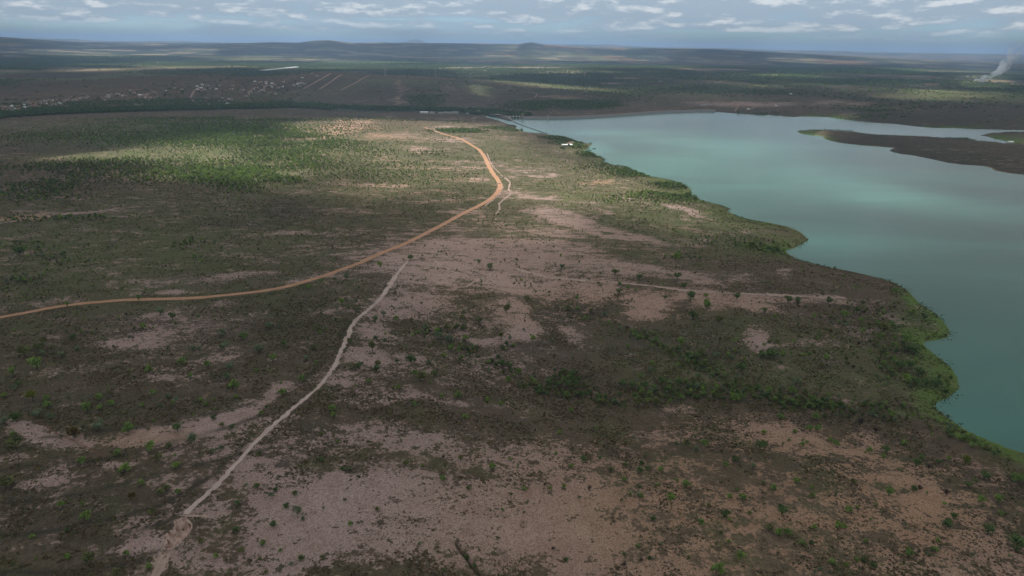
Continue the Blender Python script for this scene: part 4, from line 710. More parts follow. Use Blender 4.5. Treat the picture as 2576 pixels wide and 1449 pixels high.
cl_ = fbm(X, Y, 70, 3, 44)
pr = .034 + .05 * sst(cl_, .5, .7) + .10 * gn * sst(cl_, .42, .62) - .02 * np.clip(sd_, 0, 1)
sv = cover([(1080, 430, 420, 110, 1), (1560, 490, 240, 70, 1), (1400, 600, 200, 40, .5), (500, 640, 500, 80, .35), (1700, 560, 200, 50, .8)], X, Y)
pr = pr + .10 * sv * sst(cl_, .3, .6)
pr = pr + .85 * np.clip(ff * 1.15, 0, 1) ** 1.2 * sst(cl_, .16, .46)
pr += .8 * np.exp(-((grid(_gd1, X, Y)) / 7) ** 2) * sst(fbm(X, Y, 40, 2, 46), .36, .48) + .9 * np.exp(-((grid(_gd2, X, Y)) / 9) ** 2) * sst(fbm(X, Y, 40, 2, 47), .36, .48)
pr = np.where((rad_ > 1400) & (dr < 62) & (dr > 17), .8, pr); az_ = np.arctan2(X, Y)
pr = np.where((rad_ > 1400) & (dr < 110) & (az_ > R(-14.5)) & (az_ < R(-4)) & (rad_ < np.interp(az_, np.arctan2(RIVER[:, 0], RIVER[:, 1]), np.hypot(RIVER[:, 0], RIVER[:, 1]))), .05, pr); pr *= np.clip(1 - op, .04, 1)
pr *= (S_ > 3) * (seg_dist(X, Y, ROADW[:, :2]) > 7) * (seg_dist(X, Y, TRACKW[:, :2]) > 4.5) * (dr > 17) * (seg_dist(X, Y, PIT, True) > 9)
k_ = rg.uniform(size=len(X)) < pr; X, Y, S_, ff, gn, dr, rad_ = [a[k_] for a in (X, Y, S_, ff, gn, dr, rad_)]
if len(PXY):
    dmin = np.full(len(X), 1e9)
    for p in plants: dmin = np.minimum(dmin, np.hypot(X - p[1], Y - p[2]) - p[0] * 1.1)
    ok = dmin > .6; X, Y, S_, ff, gn, dr, rad_ = [a[ok] for a in (X, Y, S_, ff, gn, dr, rad_)]
n = len(X); dense = np.clip(ff, 0, 1)
scl = rg.uniform(.55, 1.5, n) * (1 + .6 * dense) * np.where(rad_ < 450, .78, 1.0) + .9 * dense; scl = np.where((dr < 70) & (rad_ > 1400), rg.uniform(3.4, 5.5, n), scl)
u = rg.uniform(size=n); gk = np.clip(.45 + .9 * gn - .22 * dense, .2, .92)
kk = np.where(u < gk * .55, 0, np.where(u < gk * .8, 2, np.where(u < .93, np.where(rg.uniform(size=n) < .35 + .5 * dense, 1, 3), np.where(u < .985, 6, 5))))
kk = np.where((dr < 70) & (rad_ > 1400), 1, kk); kk = np.where((dense > .5) & ((kk == 6) | (kk == 5)), 1, kk)
for g_, lo in ((GUL1, .45), (GUL2, .12)):                      # unbroken thicket lines down the two gullies
    dl = np.hypot(*np.diff(g_, axis=0).T); L_ = np.concatenate([[0], np.cumsum(dl)]); tt = np.arange(L_[-1] * lo, L_[-1] * .93, 1.1); tt = tt[vnoise(tt / 16, tt * 0 + 3, 6) > .30]
    gx_ = np.interp(tt, L_, g_[:, 0]) + rg.normal(size=len(tt)) * 3.6 + (vnoise(tt / 30, tt * 0, 8) - .5) * 14; gy_ = np.interp(tt, L_, g_[:, 1]) + rg.normal(size=len(tt)) * 3.6
    X = np.append(X, gx_); Y = np.append(Y, gy_); scl = np.append(scl, rg.uniform(.9, 2.3, len(tt))); kk = np.append(kk, np.where(rg.uniform(size=len(tt)) < .7, 1, np.where(rg.uniform(size=len(tt)) < .5, 0, 3)))
for x, y, rd, k in extra: X = np.append(X, x); Y = np.append(Y, y); scl = np.append(scl, rd); kk = np.append(kk, KEYS.index(k))
n = len(X); Zp = height(X.copy(), Y.copy(), True)
scatter('shrubbery', PLANTS, np.stack([X, Y, Zp - .05 * scl], 1), scl, rg.uniform(.8, 1.25, n), kk * 3 + rg.integers(0, 3, n), 'scattered green shrubs and thickets over the savanna', 'shrubs')

# low scrub and grass tussocks between the shrubs
tuft = []
for s_i, (k, col_) in enumerate((('dark_scrub', ((.125, .098, .062), (.10, .08, .052))), ('dark_scrub2', ((.13, .13, .062), (.105, .105, .052))), ('dry_scrub', ((.20, .155, .105), (.15, .12, .085))), ('green_scrub', ((.16, .21, .07), (.12, .17, .06))))):
    mt = leaf_mat(k, *col_)
    for q_ in range(2):
        cm = crown_mesh('tuft', 900 + s_i * 2 + q_, 26, .30, 4, .8, .35); cm.materials.append(mt); tuft.append(cm)
TUFTS = protocol('tufts', tuft)
NT_ = 420000; rad_ = np.sqrt(rg.uniform(190 ** 2, 1250 ** 2, NT_)) ; rad_ = 190 + (1250 - 190) * rg.uniform(size=NT_) ** 1.15; az_ = rg.uniform(R(-43), R(43), NT_)
X, Y = rad_ * np.sin(az_), rad_ * np.cos(az_)
ri = np.clip(np.interp(rad_, rr, np.arange(NR)), 0, NR - 1).astype(int); ti = np.clip(((az_ + R(49)) / R(98) * (TA - 1)).astype(int), 0, TA - 1)
sf_ = sandf[ri * NTH + ti]; bf_ = f_brown[ri * NTH + ti]; gf_ = f_green[ri * NTH + ti]
cl_ = .55 * fbm(X, Y, 26, 3, 144) + .45 * fbm(X, Y, 7, 2, 145)
pr = np.clip(1.05 - 1.0 * sf_, .20, 1) * sst(cl_, .36 + .16 * np.clip(sf_, 0, 1), .62) 
k_ = (rg.uniform(size=NT_) < pr) & (sdf(X, Y) > 2) & (seg_dist(X, Y, ROADW[:, :2]) > 4.6) & (seg_dist(X, Y, TRACKW[:, :2]) > 2.2) & (seg_dist(X, Y, PIT, True) > 2)
X, Y, bf_, gf_, sf_ = X[k_], Y[k_], bf_[k_], gf_[k_], sf_[k_]; n = len(X); pass
u = rg.uniform(size=n); ii_ = np.where(u < .25 + .5 * np.clip(bf_, 0, 1), 4, np.where(u > .72 - .4 * np.clip(gf_, 0, 1), 2, 0)) + rg.integers(0, 2, n); ii_ = np.where(rg.uniform(size=n) < .07 + .12 * np.clip(gf_, 0, 1), 6 + rg.integers(0, 2, n), ii_)
scl = rg.uniform(.35, 1.0, n) * (1.1 - .5 * np.clip(sf_, 0, 1)) * (1 + .5 * (rg.uniform(size=n) > .93))
scatter('scrub', TUFTS, np.stack([X, Y, height(X.copy(), Y.copy(), True) - .22 * scl], 1), scl, rg.uniform(.7, 1.1, n), ii_, 'low dark scrub and dry tussocks mottling the ground', 'scrub')

E_ = rough(nsW, 4.0, 1); dl = np.hypot(*np.diff(E_, axis=0).T); L_ = np.concatenate([[0], np.cumsum(dl)]); tt = rg.uniform(0, L_[-1], 9000)
X = np.interp(tt, L_, E_[:, 0]); Y = np.interp(tt, L_, E_[:, 1]); r_ = np.hypot(X, Y); k_ = (r_ < 1700) & (rg.uniform(size=len(tt)) < sst(vnoise(tt / 22, tt * 0, 4), .25, .7)); X, Y = X[k_], Y[k_]
X = X + rg.normal(size=len(X)) * 2.6; Y = Y + rg.normal(size=len(X)) * 2.6; n = len(X); scl = rg.uniform(.3, .95, n); pass
scatter('reeds', TUFTS, np.stack([X, Y, np.maximum(height(X.copy(), Y.copy(), True), -.3) - .1 * scl], 1), scl, rg.uniform(.8, 1.6, n), rg.choice([2, 3, 6, 7, 0], n), 'green reeds and drowned scrub along the lake edge', 'reeds')

# woods of the far plain: clumps of crowns
clump = []
for s, k in enumerate('DDDODG'):
    cm = crown_mesh('crown', 300 + s, 150, .15, 14, .8, .42); cm.materials.append(LEAF[k]); clump.append(cm)
CLUMPS = protocol('clumps', clump)
step = 18.0; nx = int(15000 / step); ny = int(8200 / step)
X, Y = np.meshgrid(-7500 + step * np.arange(nx), 1500 + step * np.arange(ny)); X = (X + rg.uniform(-.7, .7, X.shape) * step).ravel(); Y = (Y + rg.uniform(-.7, .7, Y.shape) * step).ravel()
r_ = np.hypot(X, Y); keep = (np.abs(np.arctan2(X, Y)) < R(41)) & (r_ > 2300) & (r_ < 9500); X, Y, r_ = X[keep], Y[keep], r_[keep]
nn1 = sst(fbm(X, Y, 900, 4, 51), .40, .60); fw = sst(r_, 2300, 4200); ff = cover(FOREST, X, Y); gn = cover(GREEN, X, Y); sd_ = cover(SAND, X, Y); dk_ = cover(DARK, X, Y)
pr = (.012 + .66 * nn1 * fw * (1 - np.clip(dk_, 0, 1) * .8) + .7 * np.clip(ff, 0, 1)) * (1 - .8 * np.clip(sd_, 0, 1)); pr *= (sdf(X, Y) > 14) * (river_d(X, Y) > 30)
pr = np.where(seg_dist(X, Y, DAM) < 60, 0, pr)
k_ = rg.uniform(size=len(X)) < pr; X, Y, r_, gn = X[k_], Y[k_], r_[k_], gn[k_]; n = len(X); pass
scl = rg.uniform(3.2, 8, n) * (1 + .5 * sst(r_, 3500, 8000)); ii_ = np.where(rg.uniform(size=n) < gn * .8, 5, rg.integers(0, 5, n))
scatter('woods', CLUMPS, np.stack([X, Y, height(X.copy(), Y.copy(), True) - .12 * scl], 1), scl, rg.uniform(.6, 1.1, n), ii_, 'dark woods and tree belts across the far plain', 'woods')

# ------------------------------------------------------------------ dam, buildings, boats, vehicles
CONC = simple('concrete', (.42, .40, .35), .85, .25, .4); ROCK = simple('riprap', (.20, .195, .19), .95, .5, .5); ROCKL = simple('grey_rock', (.22, .20, .18), .95, .4, .3)
EARTH = simple('crest_earth', (.30, .20, .15), 1, .25, .2); STEEL = simple('yellow_steel', (.42, .36, .16), .6, .2, .5); DARKM = simple('dark_metal', (.05, .055, .06), .5, .2, 1)
WALLS = [simple('white_wall', (.50, .48, .45), .85, .12, .8), simple('cream_wall', (.50, .45, .37), .85, .15, .8), simple('brick_wall', (.30, .19, .14), .9, .2, .8)]
ROOFS = dict(terracotta=simple('terracotta_roof', (.27, .15, .10), .85, .3, .9), grey=simple('grey_roof', (.24, .24, .235), .8, .2, .6), white=simple('white_roof', (.74, .75, .75), .6, .08, .5), brown=simple('brown_roof', (.22, .15, .11), .85, .3, .9))
GLASS = simple('window_dark', (.03, .035, .04), .2, .1, 1)
def px2w(c, *pts, z=None):
    q = WP(P(c, *pts))
    return q
# embankment dam: a rock faced bank swept along its waterline
d = DAM.copy(); q = [d[0]]
for a, b_ in zip(d[:-1], d[1:]):
    k = max(1, int(np.hypot(*(b_ - a)) / 12)); q += [a + (b_ - a) * (n_ + 1) / k for n_ in range(k)]
q = np.array(q)
for _ in range(6): q[1:-1] = .25 * q[:-2] + .5 * q[1:-1] + .25 * q[2:]
tg = np.gradient(q, axis=0); tg /= np.linalg.norm(tg, axis=1)[:, None]; nb = np.stack([-tg[:, 1], tg[:, 0]], 1)      # towards downstream
prof = [(-6, -3.0), (0, 0), (6.5, 4.4), (8.5, 5.6), (15.5, 5.6), (26, 1), (60, -11)]
rg2 = np.random.default_rng(3)
vs = np.concatenate([np.column_stack([q + nb * (o + rg2.normal(size=len(q)) * (.5 if 0 < o < 8 else 0))[:, None], np.full(len(q), z)]) for o, z in prof]); n = len(q)
qs = [[a * n + i, a * n + i + 1, (a + 1) * n + i + 1, (a + 1) * n + i] for a in range(len(prof) - 1) for i in range(n - 1)]
dm = empty('earth_dam', (0, 0, 0)); tag(dm, 'long grey rock-faced earth dam closing the far side of the reservoir', 'dam')
me = npmesh('embankment', vs, np.array(qs)[:, ::-1], False); 
if me.polygons[len(qs) // 2].normal.z < 0: me.flip_normals()
link('embankment', me, ROCK, dm)
cr = np.concatenate([np.column_stack([q + nb * o, np.full(n, z)]) for o, z in ((8.9, 5.6), (8.9, 5.95), (15.1, 5.95), (15.1, 5.6))])
link('crest_road', npmesh('crest_road', cr, [[a * n + i, a * n + i + 1, (a + 1) * n + i + 1, (a + 1) * n + i] for a in range(3) for i in range(n - 1)], False), EARTH, dm)
# gated spillway
c0_, c1_ = toW(P('c', (95, 1106), (214, 1106)), 1.0); ax = c1_ - c0_; Ls = np.hypot(*ax); ang = math.atan2(ax[1], ax[0])
sp = empty('spillway', (c0_[0], c0_[1], 0), ang); tag(sp, 'pale concrete gated spillway with piers at the left end of the dam', 'spillway')
for k in range(5):
    x = k * Ls / 4; p_ = MB().box(x - 1.0, x + 1.0, -3, 12, -3, 5.5).box(x - 1.3, x + 1.3, 2, 6, 5.5, 7.6 if k < 4 else 6).build('pier', CONC, sp)
    if k < 4: MB().box(x + 1, x + Ls / 4 - 1, 1.5, 2.2, -2, 3.2).build('gate', DARKM, sp)
MB().box(-2, Ls + 2, 6, 11.9, 4.4, 5.3).build('deck', CONC, sp)
gt = MB()
for x in (Ls - 2.5, Ls + 2.5):
    for y in (3, 9): gt.tube((x, y, 5.4), (x, y, 13), .5)
gt.box(Ls - 3.4, Ls + 3.4, 2, 10, 11, 13); gt.build('gantry', STEEL, sp)
it = toW(P('c', (448, 1118)), 0)[0]; o = empty('intake_tower', (it[0], it[1], 0)); tag(o, 'thin grey water intake tower standing in front of the dam', 'tower')
MB().tube((0, 0, -4), (0, 0, 9), 1.1, 1.0, 10).build('shaft', CONC, o); MB().box(-1.8, 1.8, -1.8, 1.8, 9, 11.5).build('cabin', CONC, o)
# rock jetty beside the intake channel
jt = toW(P('b', (2200, 1078), (2270, 1080), (2350, 1095), (2420, 1118), (2455, 1130), (2470, 1122), (2460, 1108), (2400, 1090), (2300, 1070)), 1)
cxy = jt.mean(0); mb = []; kk_ = 34; poly = rough(jt, 1.5, 6, True); npv = len(poly)
vs = []; 
for lv_, (sc_, z) in enumerate(((1.12, -2.5), (1.0, .3), (.82, 3.2), (.55, 5.2), (.2, 5.8))):
    for p in poly: w_ = cxy + (p - cxy) * sc_; vs.append((w_[0] + rng.gauss(0, .6), w_[1] + rng.gauss(0, .6), z + rng.gauss(0, .5)))
qs = [[a * npv + i, a * npv + (i + 1) % npv, (a + 1) * npv + (i + 1) % npv, (a + 1) * npv + i] for a in range(4) for i in range(npv)]
me = npmesh('rock_jetty', vs, qs, False)
if me.polygons[npv * 2].normal.z < 0: me.flip_normals()
tag(link('rock_jetty', me, ROCKL), 'grey rock jetty between intake channel and spillway', 'jetty')
# log boom
bw = toW(P('c', (118, 1140), (200, 1172), (300, 1207), (380, 1235), (440, 1252)), 0); o = empty('log_boom', (bw[0][0], bw[0][1], 0)); tag(o, 'thin floating boom strung from jetty to wooded bank', 'boom')
mb = MB(); 
for a, b_ in zip(bw[:-1], bw[1:]): mb.tube((a[0] - bw[0][0], a[1] - bw[0][1], .25), (b_[0] - bw[0][0], b_[1] - bw[0][1], .25), .35, n=6)
mb.build('cable', DARKM, o)
for a, b_ in zip(bw[:-1], bw[1:]):
    for k in range(7): p = a + (b_ - a) * (k + .5) / 7 - bw[0]; MB().tube((p[0] - 1.6, p[1], .3), (p[0] + 1.6, p[1], .3), .7, n=8).build('float', DARKM, o)

def house(name, x, y, z, L, Wd, H, rz, wall, roof, rh=1.6, lab=None, cat='house', grp=None, detail=False, flat_roof=False, z0=-1.2):
    o = empty(name, (x, y, z), rz); tag(o, lab, cat, grp)
    wm = MB().box(-L / 2, L / 2, -Wd / 2, Wd / 2, z0, H)
    if not flat_roof: wm.poly([(sx_ * (L / 2 - .003), yy, zz) for sx_ in (-1, 1) for yy, zz in ((-Wd / 2, H), (Wd / 2, H), (0, H + rh * .92))], [(0, 1, 2), (3, 5, 4)])
    wl = wm.build('wall', wall, o)
    if flat_roof: MB().box(-L / 2 - .3, L / 2 + .3, -Wd / 2 - .3, Wd / 2 + .3, H + .004, H + .35).build('roof', roof, o)
    else: MB().gable(-L / 2 - .5, L / 2 + .5, -Wd / 2 - .6, Wd / 2 + .6, H - .12, H + rh).build('roof', roof, o)
    if detail:
        nwin = max(2, int(L / 3.5))
        for k in range(nwin):
            xx = -L / 2 + (k + .5) * L / nwin
            for sy_ in (-1, 1):
                if k == nwin // 2 and sy_ < 0: MB().box(xx - .5, xx + .5, sy_ * Wd / 2 - .05, sy_ * Wd / 2 + .05, 0, 2.1).build('door', ROOFS['brown'], o)
                else: MB().box(xx - .6, xx + .6, sy_ * Wd / 2 - .04, sy_ * Wd / 2 + .04, 1, 2.2).build('window', GLASS, o)
    return o
def at(c, x, y): p = px2w(c, (x, y))[0]; return p
# plant buildings below the dam
for (cx, cy, L, Wd, H, rf, wl, lab, rz) in [(1632, 1066, 30, 16, 6, 'white', 0, 'long white-roofed shed at left of the buildings below dam', .05), (1706, 1068, 20, 12, 6, 'grey', 1, 'grey-roofed shed beside the white-roofed shed below dam', .05), (1790, 1068, 22, 10, 5, 'grey', 1, 'pale low building in the row below dam, left of the next two', .0), (1838, 1068, 20, 10, 5.5, 'grey', 1, 'pale grey-roofed building in the middle of the row below dam', .0), (1880, 1068, 12, 9, 5, 'grey', 1, 'small cream building right in the row below dam', .1), (1922, 1066, 24, 11, 6, 'grey', 1, 'cream hall with grey roof beside the dark pines below dam', .0), (2040, 1068, 14, 9, 4, 'grey', 1, 'small low grey-roofed hut between hall and yellow machinery', .1)]:
    x, y, z = at('b', cx, cy); house('plant_building', x, y, z, L * .8, Wd, H * .9, rz, WALLS[wl], ROOFS[rf], 1.8, lab, 'building', 'buildings below the dam', True)
x, y, z = at('b', 2140, 1068); o = empty('crusher_frame', (x, y, z), .3); tag(o, 'yellow steel crushing machine on rock beside the intake channel', 'machine')
mb = MB()
for a in (-5, 5):
    for b_ in (-3, 3): mb.tube((a, b_, -1), (a, b_, 8), .5)
mb.build('frame', STEEL, o); MB().box(-6, 6, -4, 4, 8, 11, .25).build('hopper', STEEL, o); MB().tube((4, 0, 8), (20, 0, 1), .9, .9).build('conveyor', STEEL, o)
x, y, z = at('b', 2345, 1078); vs = []; me = bpy.data.meshes.new('rock_outcrop'); bm = bmesh.new(); bmesh.ops.create_icosphere(bm, subdivisions=4, radius=1)
for v in bm.verts:
    nz = fbm(np.array([v.co.x * 3 + 9]), np.array([v.co.y * 3 + v.co.z * 2.3]), 1, 4, 7)[0]; v.co = Vector((v.co.x * 26, v.co.y * 18, v.co.z * 7)) * (.7 + .7 * nz)
bm.to_mesh(me); bm.free(); tag(link('rock_outcrop', me, ROCKL, None, (x, y, z)), 'bare grey rock outcrop behind the jetty', 'rock')
# lakeside farm
for (cx, cy, L, Wd, H, rf, wl, rz, lab, nm) in [(604, 432, 12, 6, 3, 'white', 0, .10, 'low white house leftmost of the lakeside houses on the lake shore', 'white_house'), (655, 430, 11, 8, 3.2, 'white', 0, -.2, 'short white house at right of the leftmost lakeside house', 'white_house'), (632, 418, 8, 6, 2.8, 'terracotta', 1, .3, 'little cream house with orange roof behind the white lakeside houses', 'house'), (668, 412, 12, 9, 3.4, 'brown', 2, -.1, 'open brown-roofed shelter behind the lakeside houses', 'shelter')]:
    x, y, z = at('g', cx, cy); house(nm, x, y, z, L, Wd, H, rz, WALLS[wl], ROOFS[rf], 1.5, lab, 'shelter' if nm == 'shelter' else 'house', 'lakeside farm houses', nm != 'shelter')
for c, cx, cy, L, rf, lab in [('c', 1908, 990, 18, 'grey', 'grey-roofed house alone on the slope above the right end of dam'), ('c', 2325, 1030, 9, 'white', 'small white house near the far shore at right of dam'), ('d', 381, 888, 12, 'white', 'tiny white house on the wooded slope beyond far shore'), ('c', 2184, 716, 16, 'white', 'small white house in the far green fields at right'), ('d', 240, 1000, 8, 'white', 'tiny white hut in bare scrub above the far shore'), ('c', 1498, 765, 12, 'grey', 'grey hut beside the bare earthworks beyond the dam'), ('d', 2440, 1346, 14, 'white', 'pale low hut by the narrow channel at right edge')]:
    x, y, z = at(c, cx, cy); house('house', x, y, z, L, L * .6, 3.4, .2, WALLS[0], ROOFS[rf], 1.6, lab, 'house', 'lone houses beyond the reservoir')
# long white sheds far away
g0, g1 = at('b', 110, 664), at('b', 440, 636); ax = g1 - g0; L = np.hypot(ax[0], ax[1]); o = empty('greenhouse', tuple((g0 + g1) / 2), math.atan2(ax[1], ax[0])); tag(o, 'very long white-roofed greenhouse in dark woods behind the far hill', 'greenhouse')
wm = MB(); rf = MB(); wm.box(-L / 2, L / 2, -14, 14, -3, 5)
for k in range(4): rf.gable(-L / 2 - 1, L / 2 + 1, -14.5 + k * 7.25, -7.25 + k * 7.25, 5.01, 7.5)
wm.build('wall', WALLS[0], o); rf.build('roof', ROOFS['white'], o)
# the village on the far slope
VIL = [('a', 20, 240, 985, 1035, 20), ('a', 230, 480, 945, 1010, 26), ('a', 460, 660, 930, 1010, 24), ('a', 620, 750, 925, 950, 7), ('a', 790, 870, 905, 925, 3), ('a', 990, 1200, 880, 918, 16), ('a', 1040, 1320, 850, 885, 10), ('a', 1260, 1370, 885, 915, 8), ('a', 1160, 1340, 925, 1000, 9), ('a', 1390, 1500, 850, 945, 8), ('a', 1530, 1720, 820, 880, 6), ('a', 1800, 1960, 925, 1000, 11), ('a', 1840, 2210, 795, 860, 22), ('a', 2040, 2200, 920, 985, 9), ('a', 2260, 2420, 770, 960, 9), ('b', 60, 350, 765, 835, 30), ('b', 400, 520, 780, 815, 9), ('b', 80, 260, 825, 890, 10), ('b', 470, 640, 690, 730, 4)]
protoh = []
rg = random.Random(31)
for rn, rfm in ROOFS.items():
    for wl in WALLS:
        wm = MB().box(-4.5, 4.5, -3.5, 3.5, -1.5, 3); wm.poly([(sx_ * 4.497, yy, zz) for sx_ in (-1, 1) for yy, zz in ((-3.5, 3), (3.5, 3), (0, 4.7))], [(0, 1, 2), (3, 5, 4)])
        a = bpy.data.meshes.new('wall'); a.from_pydata(wm.v, [], wm.f); a.materials.append(wl)
        r_m = MB().gable(-5, 5, -4.1, 4.1, 2.9, 4.85); b_ = bpy.data.meshes.new('roof'); b_.from_pydata(r_m.v, [], r_m.f); b_.materials.append(rfm); protoh.append((rn, a, b_))
PART = ['in the lower left cluster of the far village', 'in the upper left row of the far village', 'beside the middle street of the far village', 'among trees at the foot of the far village', 'in the upper right cluster of the far village', 'at the right end of the far village']
for c, x0, x1, y0, y1, cnt in VIL:
    pts = [(rg.uniform(x0, x1), 0) for _ in range(cnt)]
    pts = [(x, y0 + (y1 - y0) * rg.random() - (0 if x1 - x0 > 300 else (x - (x0 + x1) / 2) * .08)) for x, _ in pts]
    for (cx, cy), (x, y, z) in zip(pts, px2w(c, *pts)):
        rn, a, b_ = protoh[rg.choice([0, 1, 2, 0, 1, 2, 3, 4, 5, 6, 7, 9, 10, 11])]
        o = empty('house', (x, y, z), rg.uniform(-.4, .4) + rg.choice((0, 1.57))); s_ = rg.uniform(.7, 1.1); o.scale = (s_ * rg.uniform(.9, 1.3), s_, s_)
        link('wall', a, WALLS[0], o); link('roof', b_, WALLS[0], o)
        fx = cx if c == 'a' else cx + 2342
        part = PART[0] if fx < 780 else PART[1] if fx < 1400 and cy < 925 else PART[3] if cy > 905 else PART[2] if fx < 1780 else PART[4] if fx < 2560 else PART[5]
        tag(o, f'small house with {rn} roof {part}', 'house', f'{rn} roofed houses {part}')
# vehicles and boats
def car(c, cx, cy, rz, body, lab, z_up=.25):
    x, y, z = at(c, cx, cy); o = empty('car', (x, y, z + z_up), rz); tag(o, lab, 'car', 'cars')
    prof_ = [(-2.1, .35), (2.1, .35), (2.15, .8), (1.1, .95), (.5, 1.5), (-1.5, 1.52), (-2.05, .98)]
    n_ = len(prof_); vs = [(a, sy_, b_) for sy_ in (-.88, .88) for a, b_ in prof_]
    MB().poly(vs, [tuple(range(n_)), tuple(range(n_, 2 * n_))[::-1]] + [(i, i + n_, (i + 1) % n_ + n_, (i + 1) % n_) for i in range(n_)]).build('body', body, o)
    MB().poly([(1.05, -.7, 1.0), (1.05, .7, 1.0), (.56, .7, 1.46), (.56, -.7, 1.46)], [(0, 1, 2, 3)]).build('windscreen', GLASS, o, (.03, 0, .02))
    for sx_ in (-1.3, 1.3):
        for sy_ in (-.85, .85): MB().tube((sx_, sy_ - .12, .34), (sx_, sy_ + .12, .34), .34, n=12).build('wheel', DARKM, o)
WHITE = simple('white_paint', (.75, .75, .75), .3, .05, 1); SILV = simple('silver_paint', (.35, .37, .40), .3, .05, 1)
car('f', 2338, 785, 1.9, SILV, 'grey car driving on the bend of the orange dirt road'); car('b', 1742, 1238, .4, WHITE, 'white car parked beside the dark grove at the road junction', 0); car('b', 1838, 1252, .9, SILV, 'silver car parked at the right end of the dark grove', 0)
for k, (cx, cy, rz, lab) in enumerate([(850, 403, .3, 'dark boat moored off the tip of the wooded point'), (830, 470, 1.2, 'dark boat drawn up in the small bay below the point, leftmost'), (847, 471, .8, 'dark boat lying beside another in the small bay, nearer open water'), (882, 457, .1, 'dark boat alone on open water off the small bay')]):
    p = toW(P('g', (cx, cy)), 0)[0]; o = empty('rowing_boat', (p[0], p[1], .1), rz); tag(o, lab, 'boat', 'boats by the wooded point'); o.scale = (1.5, 1.5, 1.5)
    pr_ = [(-2.5, .6), (-1, .85), (1, .75), (2.2, .35), (2.7, 0)]; out_ = [(a, b_) for a, b_ in pr_] + [(a, -b_) for a, b_ in pr_[::-1][1:]]; n_ = len(out_)
    vs = [(a * .8, b_ * .6, -.2) for a, b_ in out_] + [(a, b_, .45) for a, b_ in out_] + [(a * .93, b_ * .85, .45) for a, b_ in out_] + [(a * .75, b_ * .5, -.05) for a, b_ in out_]
    MB().poly(vs, [tuple(range(n_))] + [(r_ * n_ + i, r_ * n_ + (i + 1) % n_, (r_ + 1) * n_ + (i + 1) % n_, (r_ + 1) * n_ + i) for r_ in range(3) for i in range(n_)] + [tuple(range(3 * n_, 4 * n_))[::-1]]).build('hull', DARKM, o)
    MB().box(-.2, .2, -.68, .68, .25, .32).build('thwart', ROOFS['brown'], o)
# power pylons on the far ridge
for c, cx, cy, h_, lab in [('a', 2232, 672, 42, 'steel lattice pylon among woods behind the village hill, leftmost'), ('b', 885, 672, 36, 'steel lattice pylon behind the diagonal field tracks'), ('b', 1268, 712, 34, 'steel lattice pylon on the crest left of the middle one'), ('b', 1740, 724, 34, 'steel lattice pylon in the middle of the crest'), ('b', 2066, 742, 34, 'steel lattice pylon on the crest, rightmost')]:
    x, y, z = at(c, cx, cy); o = empty('pylon', (x, y, z), .4); tag(o, lab, 'pylon', 'pylons on the far ridge'); mb = MB(); b_ = 3.2
    for a in range(4):
        s0 = ((-1, -1), (1, -1), (1, 1), (-1, 1))[a]; s1 = ((-1, -1), (1, -1), (1, 1), (-1, 1))[(a + 1) % 4]
        mb.tube((s0[0] * b_, s0[1] * b_, -1), (s0[0] * .5, s0[1] * .5, h_), .22, .16, 4)
        for k in range(5):
            z0_, z1_ = h_ * k / 5, h_ * (k + 1) / 5; w0, w1 = b_ + (.5 - b_) * k / 5, b_ + (.5 - b_) * (k + 1) / 5
            mb.tube((s0[0] * w0, s0[1] * w0, z0_), (s1[0] * w1, s1[1] * w1, z1_), .1, n=3)
    mb.build('tower', CONC, o)
    for k in range(3): MB().tube((-6 + k, 0, h_ * (.72 + .12 * k)), (6 - k, 0, h_ * (.72 + .12 * k)), .22, .22, 4).build('crossarm', CONC, o)

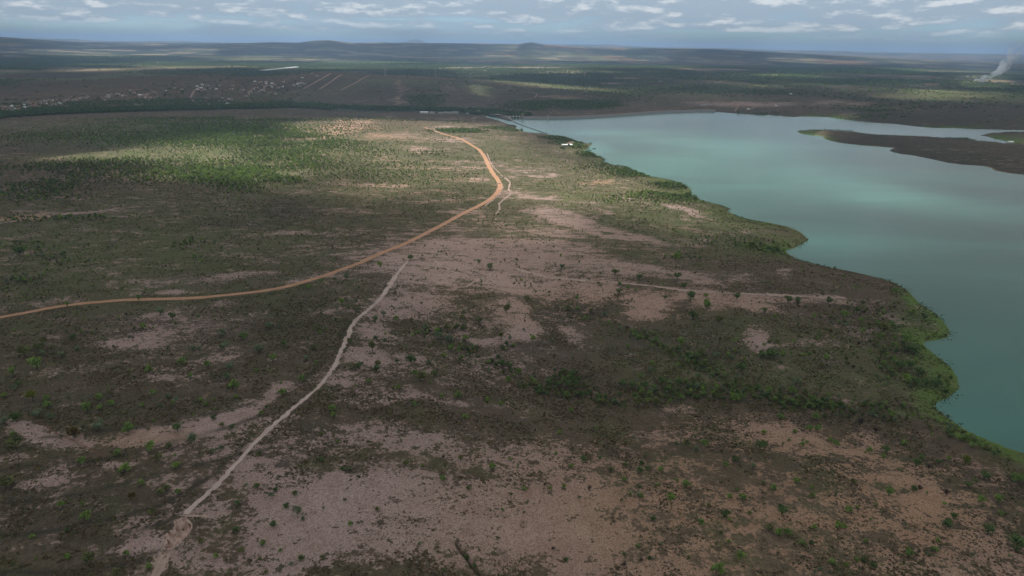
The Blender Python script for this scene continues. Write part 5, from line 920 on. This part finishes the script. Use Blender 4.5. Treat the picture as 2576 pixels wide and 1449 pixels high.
# ------------------------------------------------------------------ smoke of a field fire
b0_ = at('d', 2060, 776); vsc = np.hypot(b0_[0], b0_[1]); dirs = ray([(P('d', (2060, 776))[0][0])], [P('d', (2060, 776))[0][1]])[0]
rgt = np.array([dirs[1], -dirs[0]]) / np.hypot(dirs[0], dirs[1]); mpp = vsc / FPX * 1.0
def smoke_pt(cx, cy): (px, py), (p0x, p0y) = P('d', (cx, cy))[0], P('d', (2060, 776))[0]; return (px - p0x) * mpp, (p0y - py) * mpp
ctr = [(2060, 774, 8), (2100, 762, 22), (2150, 745, 34), (2195, 722, 40), (2225, 690, 46), (2250, 655, 52), (2275, 620, 58), (2292, 585, 62), (2305, 545, 66), (2320, 500, 70), (2345, 440, 76), (2370, 370, 80)]
bm = bmesh.new(); rgs = random.Random(4); mpx = mpp * K / 2.35
for (ax_, ay_, ar), (bx, by, br) in zip(ctr[:-1], ctr[1:]):
    for k in range(4):
        f_ = (k + rgs.random()) / 4; cx, cy, r_ = ax_ + (bx - ax_) * f_ + rgs.gauss(0, 8), ay_ + (by - ay_) * f_ + rgs.gauss(0, 6), (ar + (br - ar) * f_) * mpx * rgs.uniform(.4, .75)
        h_, v_ = smoke_pt(cx, cy); dpt = rgs.gauss(0, 14)
        M_ = Matrix.Translation((h_ * rgt[0] + dpt * dirs[0], h_ * rgt[1] + dpt * dirs[1], v_)) @ Matrix.Diagonal((r_, r_, r_ * .8, 1)); bmesh.ops.create_icosphere(bm, subdivisions=2, radius=1, matrix=M_)
me = bpy.data.meshes.new('smoke'); bm.to_mesh(me); bm.free()
sm_o = bpy.data.objects.new('smoke', me); COL.objects.link(sm_o); sm_o.location = tuple(b0_)
rm = sm_o.modifiers.new('remesh', 'REMESH'); rm.mode = 'VOXEL'; rm.voxel_size = max(3.0, mpx * 8)
m, t = mat_new('smoke'); co = t.n('ShaderNodeTexCoord').outputs['Object']; nz = t.noise(co, .028, 5, .65); zz = t.n('ShaderNodeSeparateXYZ', {0: co}).outputs[2]
hm = float(smoke_pt(2370, 370)[1]); fall = t.math('ADD', t.math('MULTIPLY', t.ss(zz, hm * .9, 0.0), .95), t.math('MULTIPLY', t.ss(zz, hm, hm * .3), .07))
dn = t.math('MULTIPLY', t.math('MULTIPLY', t.ss(nz, .42, .68), fall), .055)
vol = t.n('ShaderNodeVolumePrincipled', {'Color': (.84, .90, .97, 1), 'Density': dn, 'Anisotropy': .2})
out = t.n('ShaderNodeOutputMaterial'); t.t.links.new(vol.outputs[0], out.inputs['Volume']); me.materials.append(m)
tag(sm_o, 'white smoke column rising from a field fire far at right', 'smoke', kind='stuff')

# ------------------------------------------------------------------ haze
ztop = max(float(gz.max()), CAM_H) + 25; zbot = float(gz.min()) - 1.0; HB = 66000
MBh = MB().box(-HB, HB, -HB, HB, zbot, ztop)
m, t = mat_new('haze'); vol = t.n('ShaderNodeVolumePrincipled', {'Color': (.42, .62, .92, 1), 'Density': 5.8e-5, 'Anisotropy': .15})
out = t.n('ShaderNodeOutputMaterial'); t.t.links.new(vol.outputs[0], out.inputs['Volume'])
tag(MBh.build('haze', m), 'thin blue haze over the plain', 'haze', kind='stuff')
